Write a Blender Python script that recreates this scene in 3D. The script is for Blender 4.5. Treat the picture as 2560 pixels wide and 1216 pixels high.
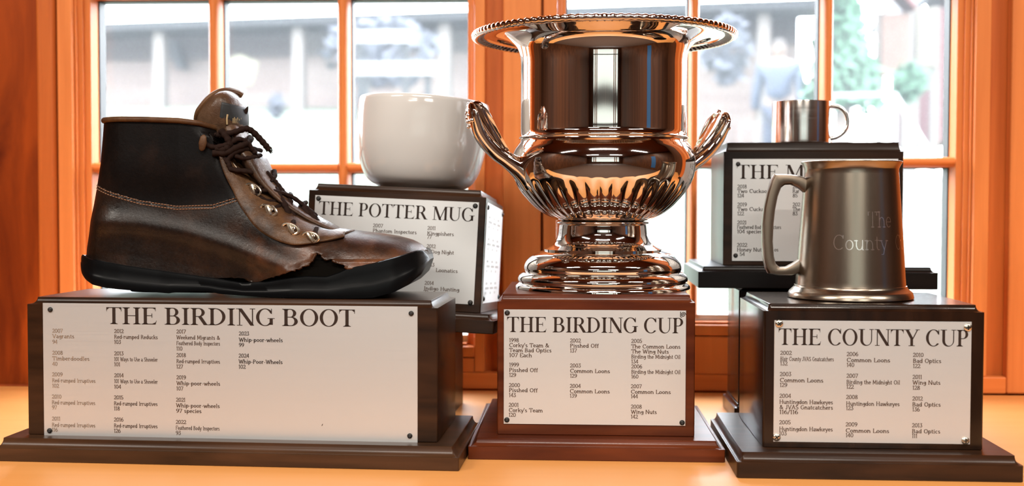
import bpy, math, random
import numpy as np
from mathutils import Vector, Matrix
random.seed(7)
scene = bpy.context.scene
for o in list(bpy.data.objects): bpy.data.objects.remove(o)
COL = scene.collection
PI = math.pi

# ------------------------------------------------------------------ camera, sky, lamps, exposure
IMW, IMH, FPX = 2560, 1216, 2902.5
CAM_Z = 0.206                                   # lens height above the table top (table top is z = 0)
PITCH, ROLL, YAW = 0.0325, -0.0021, 0.0437
R_CAM = Matrix.Rotation(YAW, 3, 'Z') @ Matrix.Rotation(-PITCH, 3, 'X') @ Matrix.Rotation(ROLL, 3, 'Y')
cam_data = bpy.data.cameras.new('camera')
cam = bpy.data.objects.new('camera', cam_data); COL.objects.link(cam)
cam_data.sensor_width = 36.0; cam_data.sensor_fit = 'HORIZONTAL'; cam_data.lens = 36.0 * FPX / IMW
cam_data.clip_start = 0.02; cam_data.clip_end = 200
cam.matrix_world = Matrix.Translation((0, 0, CAM_Z)) @ (R_CAM @ Matrix.Rotation(PI / 2, 3, 'X')).to_4x4()
cam_data.dof.use_dof = True; cam_data.dof.focus_distance = 0.96; cam_data.dof.aperture_fstop = 6.0
scene.camera = cam

world = bpy.data.worlds.new('overcast_sky'); scene.world = world; world.use_nodes = True
wn = world.node_tree.nodes; wl = world.node_tree.links
wn['Background'].inputs['Strength'].default_value = 20.0
wn['Background'].inputs['Color'].default_value = (0.88, 0.94, 1.0, 1)

def area_lamp(name, loc, sx, sy, power, color, rot=(0, 0, 0)):
    d = bpy.data.lights.new(name, 'AREA'); d.shape = 'RECTANGLE'; d.size = sx; d.size_y = sy
    d.energy = power; d.color = color
    o = bpy.data.objects.new(name, d); COL.objects.link(o); o.location = loc; o.rotation_euler = rot
    return o
LAMPS = [(-2.0, -0.7), (0.0, -0.7), (2.0, -0.7), (-1.2, -3.6), (1.2, -3.6)]
for lx, ly in LAMPS:
    area_lamp('fluorescent_tube_light', (lx, ly, 1.83), 1.2, 0.16, 72, (1.0, 0.92, 0.82))

scene.view_settings.view_transform = 'Standard'; scene.view_settings.look = 'None'
scene.view_settings.exposure = 0.0; scene.view_settings.gamma = 1.0
scene.view_settings.use_curve_mapping = False
scene.cycles.max_bounces = 10; scene.cycles.glossy_bounces = 6; scene.cycles.transparent_max_bounces = 12
scene.cycles.diffuse_bounces = 4
scene.cycles.sample_clamp_indirect = 6.0
scene.cycles.caustics_reflective = False; scene.cycles.caustics_refractive = False
try:
    scene.cycles.use_denoising = True
except Exception: pass

def at(px, py, Y):
    """world point on the plane y = Y seen at photograph pixel (px, py)"""
    d = R_CAM @ Vector(((px - IMW / 2) / FPX, 1.0, -(py - IMH / 2) / FPX))
    return Vector((0, 0, CAM_Z)) + d * (Y / d.y)
def wx(px, Y, py=512): return at(px, py, Y).x
def wz(py, Y, px=1280): return at(px, py, Y).z

# ------------------------------------------------------------------ mesh builder
class MB:
    def __init__(s): s.v = []; s.f = []
    def add(s, vs, fs):
        b = len(s.v); s.v += [tuple(map(float, p)) for p in vs]; s.f += [tuple(i + b for i in f) for f in fs]
        return s
    def box(s, x0, x1, y0, y1, z0, z1):
        return s.add([(x0,y0,z0),(x1,y0,z0),(x1,y1,z0),(x0,y1,z0),(x0,y0,z1),(x1,y0,z1),(x1,y1,z1),(x0,y1,z1)],
              [(0,3,2,1),(4,5,6,7),(0,1,5,4),(1,2,6,5),(2,3,7,6),(3,0,4,7)])
    def rings(s, rings, cap0=True, cap1=True, closed=True):
        n = len(rings[0]); vs = [p for r in rings for p in r]; fs = []
        m = n if closed else n - 1
        for i in range(len(rings) - 1):
            for j in range(m):
                k = (j + 1) % n
                fs.append((i*n+j, i*n+k, (i+1)*n+k, (i+1)*n+j))
        if cap0: fs.append(tuple(range(n - 1, -1, -1)))
        if cap1: fs.append(tuple((len(rings) - 1) * n + j for j in range(n)))
        return s.add(vs, fs)
    def lathe(s, prof, n=96, cx=0, cy=0, mod=None, a0=0.0, cap0=False, cap1=False):
        R = []
        for i, (r, z) in enumerate(prof):
            ring = []
            for j in range(n):
                a = a0 + 2 * PI * j / n
                rr, zz = (r, z) if mod is None else mod(i, r, z, a)
                ring.append((cx + rr * math.cos(a), cy + rr * math.sin(a), zz))
            R.append(ring)
        return s.rings(R, cap0, cap1)
    def tube(s, pts, rad, n=10, cap=True, flat=1.0, up=(0, 0, 1)):
        P = [Vector(p) for p in pts]; R = []
        if not hasattr(rad, '__len__'): rad = [rad] * len(P)
        nrm = None
        for i, p in enumerate(P):
            t = (P[min(i + 1, len(P) - 1)] - P[max(i - 1, 0)])
            if t.length < 1e-9: t = Vector((1, 0, 0))
            t.normalize()
            if nrm is None:
                nrm = Vector(up) - t * t.dot(Vector(up))
                if nrm.length < 1e-4: nrm = Vector((1, 0, 0)) - t * t.x
            else: nrm = nrm - t * t.dot(nrm)
            nrm.normalize(); b = t.cross(nrm)
            R.append([p + (nrm * math.cos(2*PI*j/n) * flat + b * math.sin(2*PI*j/n)) * rad[i] for j in range(n)])
        return s.rings(R, cap, cap)
    def sphere(s, c, r, n=10, sq=(1, 1, 1)):
        R = []
        for i in range(1, n):
            t = PI * i / n
            R.append([(c[0] + r*sq[0]*math.sin(t)*math.cos(2*PI*j/(2*n)), c[1] + r*sq[1]*math.sin(t)*math.sin(2*PI*j/(2*n)), c[2] - r*sq[2]*math.cos(t)) for j in range(2*n)])
        return s.rings(R)
    def build(s, name, mat, parent=None, smooth=True, angle=40, kind=None, label=None):
        me = bpy.data.meshes.new(name); me.from_pydata(s.v, [], s.f); me.update()
        o = bpy.data.objects.new(name, me); COL.objects.link(o)
        if mat: me.materials.append(mat)
        if parent: o.parent = parent
        if smooth:
            me.shade_smooth()
            me.set_sharp_from_angle(angle=math.radians(angle))
        if kind: o['kind'] = kind
        if label: o['label'] = label
        return o
def tag(o, label, cat, group=None, kind=None):
    o['label'] = label; o['category'] = cat
    if group: o['group'] = group
    if kind: o['kind'] = kind
    return o
def thing(name, label, cat, loc=(0, 0, 0), rot=(0, 0, 0), group=None):
    o = bpy.data.objects.new(name, None); COL.objects.link(o); o.empty_display_size = 0.02
    o.location = loc; o.rotation_euler = rot
    return tag(o, label, cat, group)
def catmull(pts, per=8):
    P = [np.array(p, float) for p in pts]; out = []
    P = [2*P[0]-P[1]] + P + [2*P[-1]-P[-2]]
    for i in range(1, len(P) - 2):
        for k in range(per):
            t = k / per; a, b, c, d = P[i-1], P[i], P[i+1], P[i+2]
            out.append(0.5 * ((2*b) + (-a+c)*t + (2*a-5*b+4*c-d)*t*t + (-a+3*b-3*c+d)*t**3))
    out.append(P[-2]); return out
def lerp_tab(tab, x):
    return float(np.interp(x, [t[0] for t in tab], [t[1] for t in tab]))

# ------------------------------------------------------------------ materials
def new_mat(name):
    m = bpy.data.materials.new(name); m.use_nodes = True
    nt = m.node_tree; b = nt.nodes['Principled BSDF']; return m, nt, b
def simple(name, col, rough=0.5, metal=0.0, **kw):
    m, nt, b = new_mat(name)
    b.inputs['Base Color'].default_value = (*col, 1); b.inputs['Roughness'].default_value = rough; b.inputs['Metallic'].default_value = metal
    for k, v in kw.items(): b.inputs[k].default_value = v
    return m
def node(nt, t, **kw):
    n = nt.nodes.new(t)
    for k, v in kw.items(): setattr(n, k, v)
    return n
def ramp(nt, stops):
    r = node(nt, 'ShaderNodeValToRGB'); e = r.color_ramp.elements
    while len(e) < len(stops): e.new(0.5)
    for i, (p, c) in enumerate(stops): e[i].position = p; e[i].color = (*c, 1)
    return r
def grain_coords(nt, scale):
    tc = node(nt, 'ShaderNodeTexCoord'); mp = node(nt, 'ShaderNodeMapping'); mp.inputs['Scale'].default_value = scale
    nt.links.new(tc.outputs['Object'], mp.inputs['Vector']); return mp.outputs['Vector']
def wood(name, c1, c2, scale=(8, 60, 60), rough=0.4, coat=0.0, spec=0.22, detail=6, bump=0.05, contrast=(0.3, 0.7)):
    m, nt, b = new_mat(name); v = grain_coords(nt, scale)
    n1 = node(nt, 'ShaderNodeTexNoise'); n1.inputs['Scale'].default_value = 1.0; n1.inputs['Detail'].default_value = detail; n1.inputs['Distortion'].default_value = 0.6
    nt.links.new(v, n1.inputs['Vector'])
    r = ramp(nt, [(contrast[0], c1), (contrast[1], c2)]); nt.links.new(n1.outputs['Fac'], r.inputs['Fac'])
    nt.links.new(r.outputs['Color'], b.inputs['Base Color'])
    b.inputs['Specular IOR Level'].default_value = spec; b.inputs['Roughness'].default_value = rough; b.inputs['Coat Weight'].default_value = coat; b.inputs['Coat Roughness'].default_value = 0.12
    bp = node(nt, 'ShaderNodeBump'); bp.inputs['Strength'].default_value = bump; bp.inputs['Distance'].default_value = 0.002
    nt.links.new(n1.outputs['Fac'], bp.inputs['Height']); nt.links.new(bp.outputs['Normal'], b.inputs['Normal'])
    return m
def brushed(name, col, rough, metal, scale, amt=0.12, bump=0.0):
    m, nt, b = new_mat(name); v = grain_coords(nt, scale)
    n1 = node(nt, 'ShaderNodeTexNoise'); n1.inputs['Scale'].default_value = 1.0; n1.inputs['Detail'].default_value = 3
    nt.links.new(v, n1.inputs['Vector'])
    mr = node(nt, 'ShaderNodeMapRange'); mr.inputs['To Min'].default_value = rough - amt; mr.inputs['To Max'].default_value = rough + amt
    nt.links.new(n1.outputs['Fac'], mr.inputs['Value']); nt.links.new(mr.outputs['Result'], b.inputs['Roughness'])
    b.inputs['Base Color'].default_value = (*col, 1); b.inputs['Metallic'].default_value = metal
    if bump:
        bp = node(nt, 'ShaderNodeBump'); bp.inputs['Strength'].default_value = bump; bp.inputs['Distance'].default_value = 0.0003
        nt.links.new(n1.outputs['Fac'], bp.inputs['Height']); nt.links.new(bp.outputs['Normal'], b.inputs['Normal'])
    return m
M = {}
M['walnut'] = wood('dark_walnut', (0.012, 0.0055, 0.003), (0.042, 0.017, 0.0075), (9, 70, 70), 0.30)
M['walnut_plinth'] = wood('brown_walnut', (0.022, 0.010, 0.0045), (0.062, 0.027, 0.012), (9, 70, 70), 0.30)
M['gloss_walnut'] = wood('glossy_walnut', (0.006, 0.003, 0.002), (0.024, 0.010, 0.005), (60, 60, 6), 0.22, coat=0.35)
M['mahogany'] = wood('red_mahogany', (0.052, 0.0095, 0.0028), (0.110, 0.024, 0.007), (7, 60, 60), 0.30, coat=0.12, spec=.2, contrast=(0.35, 0.65))
M['black_wood'] = wood('ebonised_wood', (0.004, 0.003, 0.003), (0.009, 0.006, 0.005), (9, 70, 70), 0.34, spec=.16)
M['dark_block'] = wood('dark_stained_block', (0.010, 0.005, 0.003), (0.024, 0.011, 0.006), (9, 70, 70), 0.32, spec=.2)
M['cladding'] = simple('grey_cladding', (0.06, 0.07, 0.085), 0.6)
M['maple'] = wood('pale_maple', (0.70, 0.295, 0.078), (0.76, 0.335, 0.098), (3, 40, 40), 0.42, spec=.7, bump=0.01)
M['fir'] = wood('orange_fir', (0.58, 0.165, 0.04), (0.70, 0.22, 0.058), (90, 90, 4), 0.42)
M['fir_dark'] = wood('dark_fir', (0.42, 0.092, 0.016), (0.54, 0.135, 0.025), (90, 90, 4), 0.45)  # darker fir for the wall recesses, left trim and far sash
M['fir_h'] = wood('orange_fir_rail', (0.60, 0.155, 0.034), (0.70, 0.205, 0.048), (4, 90, 90), 0.42)
M['cherry'] = wood('red_cherry', (0.10, 0.012, 0.001), (0.30, 0.048, 0.004), (22, 22, 5), 0.4, spec=.15, contrast=(0.33, 0.62))
M['plate'] = brushed('satin_silver_plate', (0.66, 0.665, 0.67), 0.42, 0.72, (5, 1400, 1400), 0.04)
M['ink'] = simple('engraving_ink', (0.030, 0.019, 0.015), 0.5, **{'Specular IOR Level': .12})
M['ink_soft'] = simple('worn_engraving_ink', (0.085, 0.05, 0.034), 0.5, **{'Specular IOR Level': .12})
M['ink_faded'] = simple('faded_engraving_ink', (0.25, 0.175, 0.125), 0.5, **{'Specular IOR Level': .12})
M['ink_faint'] = simple('faint_engraving', (0.45, 0.44, 0.42), 0.5)
M['screw_black'] = simple('black_screw', (0.02, 0.018, 0.016), 0.35, 0.6)
M['screw_brass'] = simple('nickel_screw', (0.72, 0.66, 0.55), 0.25, 1.0)
M['chrome'] = simple('polished_silver', (0.86, 0.80, 0.75), 0.045, 1.0)
M['band_silver'] = simple('dark_silver', (0.16, 0.14, 0.13), 0.22, 1.0)  # darker metal for the ridged band under the urn rim
M['pewter'] = brushed('brushed_pewter', (0.35, 0.295, 0.235), 0.25, 1.0, (1500, 1500, 30), 0.018)
M['pewter_dull'] = simple('cast_pewter', (0.22, 0.175, 0.135), 0.36, 1.0)
M['engrave'] = simple('bright_engraving', (0.92, 0.88, 0.82), 0.22, 1.0)
M['steel'] = brushed('polished_steel', (0.78, 0.74, 0.71), 0.16, 1.0, (14, 14, 500), 0.05)
M['ceramic'] = simple('white_glaze', (0.64, 0.62, 0.60), 0.10, 0.0)
M['gasket'] = simple('black_gasket', (0.03, 0.032, 0.035), 0.5)
M['white_sill'] = simple('white_vinyl', (0.8, 0.8, 0.8), 0.35)
M['plaster'] = simple('tan_plaster', (0.30, 0.105, 0.036), 0.6)
M['brown_panel'] = wood('brown_panelling', (0.045, 0.014, 0.005), (0.10, 0.034, 0.012), (6, 6, 1.5), 0.45)
M['carpet'] = simple('dark_carpet', (0.055, 0.024, 0.012), 0.8)
# ------------------------------------------------------------------ lettering: a roman capital face and a small slab face
def quad_strip(out_pts, in_pts):
    polys = []
    for i in range(len(out_pts) - 1):
        polys.append([out_pts[i], out_pts[i+1], in_pts[i+1], in_pts[i]])
    return polys
def bowl(cx, cy, rx, ry, a0, a1, T, t, n=18):
    o = []; q = []
    for i in range(n + 1):
        a = math.radians(a0 + (a1 - a0) * i / n)
        o.append((cx + rx * math.cos(a), cy + ry * math.sin(a)))
        q.append((cx + (rx - T) * math.cos(a), cy + (ry - t) * math.sin(a)))
    return quad_strip(o, q)
TK, TN, SF = 0.125, 0.042, 0.036
def R_(x0, y0, x1, y1): return [[(x0, y0), (x1, y0), (x1, y1), (x0, y1)]]
def stem(x, w=TK, foot=True, head=True, e=0.085):
    p = R_(x, 0, x + w, 1)
    if foot: p += R_(x - e, 0, x + w + e, SF) + [[(x - e*.6, SF), (x + w + e*.6, SF), (x + w, 0.09), (x, 0.09)]]
    if head: p += R_(x - e, 1 - SF, x + w + e, 1) + [[(x, 0.91), (x + w, 0.91), (x + w + e*.6, 1 - SF), (x - e*.6, 1 - SF)]]
    return p
def diag(x0, y0, x1, y1, w): return [[(x0, y0), (x0 + w, y0), (x1 + w, y1), (x1, y1)]]
def cap_serif(x, y, up, h=0.2): # a vertical tick hanging from or standing on an arm end
    s = 1 if up else -1
    return [[(x - 0.028, y), (x + 0.012, y), (x + 0.012, y + s*h), (x - 0.004, y + s*h)]]
ROMAN = {
 'I': (0.34, stem(0.105)),
 'T': (0.64, stem(0.2575, head=False) + R_(0.02, 1 - TN, 0.62, 1) + [[(0.02, 1), (0.05, 1), (0.036, 0.76), (0.02, 0.76)], [(0.59, 1), (0.62, 1), (0.62, 0.76), (0.604, 0.76)], [(0.05, 0.96), (0.13, 0.96), (0.05, 0.86), (0.04, 0.86)], [(0.51, 0.96), (0.59, 0.96), (0.60, 0.86), (0.59, 0.86)]]),
 'H': (0.76, stem(0.105) + stem(0.53) + R_(0.2, 0.49, 0.56, 0.49 + TN)),
 'E': (0.64, stem(0.105, e=0.085) + R_(0.2, 1 - TN, 0.57, 1) + R_(0.2, 0.50, 0.44, 0.50 + TN) + R_(0.2, 0, 0.57, TN) + [[(0.545, 1), (0.575, 1), (0.575, 0.78), (0.56, 0.78)], [(0.46, 1-TN), (0.55, 1-TN), (0.56, 0.88)], [(0.415, 0.40), (0.44, 0.40), (0.44, 0.65), (0.415, 0.65)], [(0.57, 0), (0.54, 0), (0.60, 0.23), (0.615, 0.23)], [(0.44, TN), (0.55, TN), (0.59, 0.14)]]),
 'B': (0.68, stem(0.105) + R_(0.2, 1 - TN, 0.35, 1) + R_(0.2, 0.50, 0.36, 0.50 + TN) + R_(0.2, 0, 0.36, TN) + bowl(0.34, 0.75, 0.225, 0.25, -90, 90, TK, TN) + bowl(0.36, 0.271, 0.265, 0.271, -90, 90, TK + .01, TN)),
 'R': (0.70, stem(0.105) + R_(0.2, 1 - TN, 0.35, 1) + R_(0.2, 0.48, 0.36, 0.48 + TN) + bowl(0.34, 0.74, 0.24, 0.26, -90, 90, TK, TN) + diag(0.54, 0, 0.31, 0.5, 0.15) + R_(0.54, 0, 0.73, SF)),
 'P': (0.59, stem(0.105) + R_(0.2, 1 - TN, 0.33, 1) + R_(0.2, 0.45, 0.34, 0.45 + TN) + bowl(0.32, 0.725, 0.235, 0.275, -90, 90, TK, TN)),
 'D': (0.75, stem(0.105) + R_(0.2, 1 - TN, 0.3, 1) + R_(0.2, 0, 0.3, TN) + bowl(0.28, 0.5, 0.41, 0.5, -90, 90, TK, TN, 26)),
 'N': (0.76, R_(0.13, 0, 0.13 + TN, 1) + R_(0.045, 0, 0.26, SF) + R_(0.02, 1 - SF, 0.17, 1) + diag(0.57, 0, 0.09, 1, 0.15) + R_(0.635, 0, 0.635 + TN, 1) + R_(0.55, 1 - SF, 0.76, 1)),
 'M': (0.92, R_(0.13, 0, 0.13 + TN, 1) + R_(0.04, 0, 0.27, SF) + R_(0.03, 1 - SF, 0.2, 1) + diag(0.42, 0, 0.11, 1, 0.14) + diag(0.42, 0.0, 0.735, 1, 0.05) + R_(0.72, 0, 0.72 + TK, 1) + R_(0.64, 0, 0.92, SF) + R_(0.74, 1 - SF, 0.92, 1)),
 'O': (0.76, bowl(0.38, 0.5, 0.35, 0.515, 0, 360, TK, TN, 44)),
 'C': (0.69, bowl(0.385, 0.5, 0.35, 0.515, 42, 318, TK, TN, 34) + [[(0.61, 0.70), (0.645, 0.70), (0.645, 1.0), (0.615, 1.0)], [(0.56, 0.78), (0.63, 0.70), (0.63, 0.84), (0.60, 0.9)]]),
 'G': (0.76, bowl(0.385, 0.5, 0.35, 0.515, 42, 318, TK, TN, 34) + [[(0.62, 0.70), (0.65, 0.70), (0.65, 1.0), (0.62, 1.0)], [(0.56, 0.78), (0.63, 0.70), (0.63, 0.84), (0.60, 0.9)]] + R_(0.56, 0.06, 0.56 + TK, 0.42) + R_(0.48, 0.41, 0.76, 0.445)),
 'U': (0.75, R_(0.105, 0.34, 0.105 + TK, 1) + R_(0.02, 1 - SF, 0.315, 1) + R_(0.61, 0.34, 0.61 + TN, 1) + R_(0.53, 1 - SF, 0.735, 1) + quad_strip([(0.3785 + 0.2735 * math.cos(math.radians(a)), 0.345 + 0.36 * math.sin(math.radians(a))) for a in range(180, 361, 9)], [(0.42 + 0.19 * math.cos(math.radians(a)), 0.345 + 0.31 * math.sin(math.radians(a))) for a in range(180, 361, 9)])),
 'Y': (0.72, R_(0.2975, 0, 0.2975 + TK, 0.46) + R_(0.21, 0, 0.51, SF) + diag(0.29, 0.45, 0.06, 1, 0.145) + diag(0.38, 0.42, 0.605, 1, 0.05) + R_(0.0, 1 - SF, 0.28, 1) + R_(0.53, 1 - SF, 0.73, 1)),
 ' ': (0.27, []),
}
# small slab letters: strokes on a 10-unit cap height.  L polyline, A arc (cx cy rx ry a0 a1), s serif bars at (x, y)
def _g(adv, *st): return (adv, st)
L = lambda *p: ('L', p)
A = lambda *p: ('A', p)
S = lambda *p: ('S', p)
SLAB = {
 '0': _g(7.2, A(3.6,5,3,5,0,360)), '1': _g(4.4, L(.8,8.3,2.3,9.8,2.3,0), S(2.3,0)),
 '2': _g(6.6, A(3.2,7.2,2.6,2.8,170,-20), L(5.6,6.2,.7,.4,6,.4,6,1.6)), '3': _g(6.6, L(.8,9.6,5.4,9.6,2.8,6), A(3,3,2.9,3,85,-160)),
 '4': _g(6.8, L(4.8,0,4.8,10,.4,2.8,6.4,2.8)), '5': _g(6.6, L(5.6,9.7,1.5,9.7,1.1,5.6), A(3,3.2,2.9,3.1,130,-160)),
 '6': _g(6.8, A(3.4,3.1,2.8,3.1,0,360), L(.6,3.4,1.2,6.2,2.8,8.6,5,9.9)), '7': _g(6.4, L(.6,8.6,.7,9.6,5.8,9.6,2.2,0)),
 '8': _g(6.8, A(3.4,7.5,2.3,2.4,0,360), A(3.4,2.6,2.8,2.6,0,360)), '9': _g(6.8, A(3.4,6.9,2.8,3.1,0,360), L(6.2,6.6,5.6,3.8,4,1.4,1.8,.1)),
 'A': _g(8.4, L(.9,0,4.2,10,7.5,0), L(2.1,3.4,6.3,3.4), S(.9,0), S(7.5,0)), 'B': _g(7.2, L(1.4,0,1.4,9.7,3.6,9.7), A(3.6,7.4,2,2.3,90,-90), L(1.4,5.1,3.8,5.1), A(3.8,2.7,2.5,2.5,90,-90), L(1.4,.2,3.8,.2), S(1.4,0)),
 'C': _g(8, A(4.3,5,3.7,5,48,312), L(6.9,9.6,6.9,7.6)), 'D': _g(8.4, L(1.4,0,1.4,9.7,3.6,9.7), A(3.6,5,4,4.8,90,-90), L(3.6,.2,1.4,.2), S(1.4,0)),
 'E': _g(7, L(6.2,7.8,6.2,9.7,1.4,9.7,1.4,.2,6.4,.2,6.4,2.2), L(1.4,5.1,4.6,5.1)), 'F': _g(6.8, L(6.2,7.8,6.2,9.7,1.4,9.7,1.4,0), L(1.4,5.1,4.6,5.1), S(1.4,0)),
 'G': _g(8.4, A(4.3,5,3.7,5,48,350), L(8,4.4,5.2,4.4)), 'H': _g(8.6, L(1.5,0,1.5,10), L(7,0,7,10), L(1.5,5.2,7,5.2), S(1.5,0), S(7,0), S(1.5,10), S(7,10)),
 'I': _g(4, L(2,0,2,10), S(2,0), S(2,10)), 'J': _g(5.4, L(3.6,10,3.6,2), A(2,2,1.6,2,0,-150), S(3.6,10)), 'K': _g(8, L(1.4,0,1.4,10), L(7,10,1.4,4.2), L(3.2,6,7.2,0), S(1.4,0), S(1.4,10), S(7.2,0)),
 'L': _g(6.6, L(1.4,10,1.4,.2,6.2,.2,6.2,2.2), S(1.4,10)), 'M': _g(9.8, L(1.4,0,1.6,10,4.9,2,8.2,10,8.4,0), S(1.4,0), S(8.4,0)),
 'N': _g(8.6, L(1.4,0,1.4,10,7.2,0,7.2,10), S(1.4,0), S(7.2,10)), 'O': _g(8.6, A(4.3,5,3.7,5,0,360)), 'P': _g(6.8, L(1.4,0,1.4,9.7,3.6,9.7), A(3.6,7.2,2.4,2.5,90,-90), L(3.6,4.7,1.4,4.7), S(1.4,0)),
 'R': _g(7.6, L(1.4,0,1.4,9.7,3.6,9.7), A(3.6,7.3,2.3,2.4,90,-90), L(1.4,4.9,3.8,4.9,6.8,0), S(1.4,0), S(6.8,0)), 'S': _g(6.6, A(3.3,7.4,2.5,2.5,30,270), A(3.3,2.5,2.7,2.5,90,-150)),
 'T': _g(7.6, L(.6,7.6,.6,9.7,7,9.7,7,7.6), L(3.8,9.7,3.8,0), S(3.8,0)), 'U': _g(8.2, L(1.3,10,1.3,3), A(4.1,3,2.8,3,180,360), L(6.9,3,6.9,10), S(1.3,10), S(6.9,10)),
 'V': _g(8, L(.8,10,4,0,7.2,10), S(.8,10), S(7.2,10)), 'W': _g(11, L(.8,10,3.2,0,5.5,9,7.8,0,10.2,10), S(.8,10), S(10.2,10)),
 'a': _g(5.8, A(2.6,5,2,1.7,150,0), L(4.6,5,4.6,.2,5.4,.2), A(2.6,1.9,2,1.9,70,350)), 'b': _g(6.4, L(1.2,10,1.2,0), A(3.4,3.3,2.4,3.3,0,360), S(.9,10)),
 'c': _g(5.6, A(3.1,3.3,2.5,3.3,50,310)), 'd': _g(6.6, L(5.2,10,5.2,.2,6,.2), A(3,3.3,2.4,3.3,0,360), S(4.9,10)), 'e': _g(5.8, L(.6,3.5,5.3,3.5), A(2.95,3.3,2.4,3.3,5,315)),
 'f': _g(4.2, L(1.8,0,1.8,8.2), A(3.2,8.2,1.4,1.7,180,60), L(.4,6.4,3.4,6.4), S(1.8,0)), 'g': _g(6, A(2.9,3.8,2.2,2.6,0,360), L(5.1,6.2,5.1,-.6), A(2.9,-.6,2.2,2.2,0,-150)),
 'h': _g(6.8, L(1.4,10,1.4,0), A(3.4,4.2,2,2.3,180,0), L(5.4,4.2,5.4,0), S(1.4,0), S(5.4,0), S(1.1,10)), 'i': _g(3.4, L(1.7,6.5,1.7,0), L(1.7,8.4,1.7,9.4), S(1.7,0), S(1.3,6.5)),
 'j': _g(3.2, L(2,6.5,2,-1), A(.9,-1,1.1,1.6,0,-120), L(2,8.4,2,9.4)), 'k': _g(6.4, L(1.4,10,1.4,0), L(5.4,6.4,1.4,2.8), L(2.8,4.1,5.8,0), S(1.4,0), S(5.8,0), S(1.1,10)),
 'l': _g(3.4, L(1.7,10,1.7,0), S(1.7,0), S(1.3,10)), 'm': _g(9.8, L(1.2,6.6,1.2,0), A(3,4.4,1.8,2.1,180,0), L(4.8,4.4,4.8,0), A(6.6,4.4,1.8,2.1,180,0), L(8.4,4.4,8.4,0), S(1.2,0), S(4.8,0), S(8.4,0)),
 'n': _g(6.8, L(1.4,6.6,1.4,0), A(3.4,4.2,2,2.3,180,0), L(5.4,4.2,5.4,0), S(1.4,0), S(5.4,0), S(1,6.5)), 'o': _g(6.2, A(3.1,3.3,2.5,3.3,0,360)),
 'p': _g(6.4, L(1.3,6.6,1.3,-3), A(3.5,3.3,2.3,3.3,0,360), S(1.3,-3)), 'q': _g(6.4, L(5.2,6.6,5.2,-3), A(3,3.3,2.3,3.3,0,360)), 'r': _g(5, L(1.4,6.6,1.4,0), A(3.4,4.4,2,2.1,180,60), S(1.4,0), S(1,6.5)),
 's': _g(5, A(2.5,4.9,1.8,1.7,30,270), A(2.5,1.7,1.9,1.7,90,-150)), 't': _g(4.2, L(1.8,8.6,1.8,1.6), A(3.1,1.6,1.3,1.6,180,300), L(.4,6.4,3.6,6.4)), 'u': _g(6.8, L(1.4,6.5,1.4,2.4), A(3.4,2.4,2,2.4,180,360), L(5.4,6.5,5.4,.2,6.2,.2), S(1.1,6.5)),
 'v': _g(6, L(.7,6.5,3,0,5.3,6.5), S(.7,6.5), S(5.3,6.5)), 'w': _g(8.6, L(.7,6.5,2.5,0,4.3,6,6.1,0,7.9,6.5), S(.7,6.5), S(7.9,6.5)), 'x': _g(6, L(.8,6.5,5.2,0), L(5.2,6.5,.8,0)), 'y': _g(6, L(.7,6.5,3.1,.4), L(5.4,6.5,2.4,-2.8,1,-2.9), S(.7,6.5), S(5.4,6.5)), 'z': _g(5.4, L(.6,6.4,4.8,6.4,.6,.2,4.8,.2)),
 '-': _g(4.2, L(.8,3.6,3.4,3.6)), "'": _g(2.6, L(1.3,10,1.1,7.6)), '/': _g(5, L(.6,-.6,4.4,10.4)), '&': _g(8.4, L(7.6,0,2,7.4), A(3.5,8,1.6,1.9,200,-30), L(4.9,7,1.8,4.2), A(3.1,2.5,2.3,2.5,130,340), L(5.2,1.6,7.4,4.8)), ' ': _g(4.0),
}
def glyph_polys(ch, w=1.05, sw=1.15, st=0.7):
    adv, strokes = SLAB[ch]; polys = []
    for k, p in strokes:
        if k == 'S':
            x, y = p; y0, y1 = (y - st if y > 5.5 else y), (y if y > 5.5 else y + st)
            polys.append([(x - sw, y0), (x + sw, y0), (x + sw, y1), (x - sw, y1)]); continue
        if k == 'L': pts = [(p[i], p[i+1]) for i in range(0, len(p), 2)]
        else:
            cx, cy, rx, ry, a0, a1 = p; n = max(6, int(abs(a1 - a0) / 22))
            rx -= w * .35; ry -= w * .3
            pts = [(cx + rx * math.cos(math.radians(a0 + (a1-a0)*i/n)), cy + ry * math.sin(math.radians(a0 + (a1-a0)*i/n))) for i in range(n + 1)]
        for i in range(len(pts) - 1):
            (x0, y0), (x1, y1) = pts[i], pts[i+1]; d = math.hypot(x1-x0, y1-y0) or 1
            ux, uy = (x1-x0)/d, (y1-y0)/d
            ww = w * (0.72 + 0.38 * abs(uy)) / 2
            nx, ny = -uy * ww, ux * ww; ex, ey = ux * ww * .5, uy * ww * .5
            polys.append([(x0-ex-nx, y0-ey-ny), (x1+ex-nx, y1+ey-ny), (x1+ex+nx, y1+ey+ny), (x0-ex+nx, y0-ey+ny)])
    return adv, polys
def text_polys(text, roman=False, w=1.05):
    """list of polygons in cap-height units, and total width"""
    x = 0; out = []
    for ch in text:
        if roman: adv, pl = ROMAN[ch]; k = 1.0
        else: adv, pl = glyph_polys(ch, w); k = 0.1
        out += [[((px * k) + x, py * k) for px, py in p] for p in pl]
        x += adv * k
    return out, x
def letter_mesh(mb, text, x0, z0, cap, width=None, roman=False, y=-0.0002, w=1.05, fn=None):
    polys, tw = text_polys(text, roman, w)
    sx = cap if width is None else width / tw
    for p in polys:
        a = sum(p[i][0]*p[(i+1) % len(p)][1] - p[(i+1) % len(p)][0]*p[i][1] for i in range(len(p)))
        if a < 0: p = p[::-1]
        pts = [(x0 + u * sx, y, z0 + v * cap) for u, v in p]
        if fn: pts = [fn(*q) for q in pts]
        mb.add(pts, [tuple(range(len(pts)))])
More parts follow.
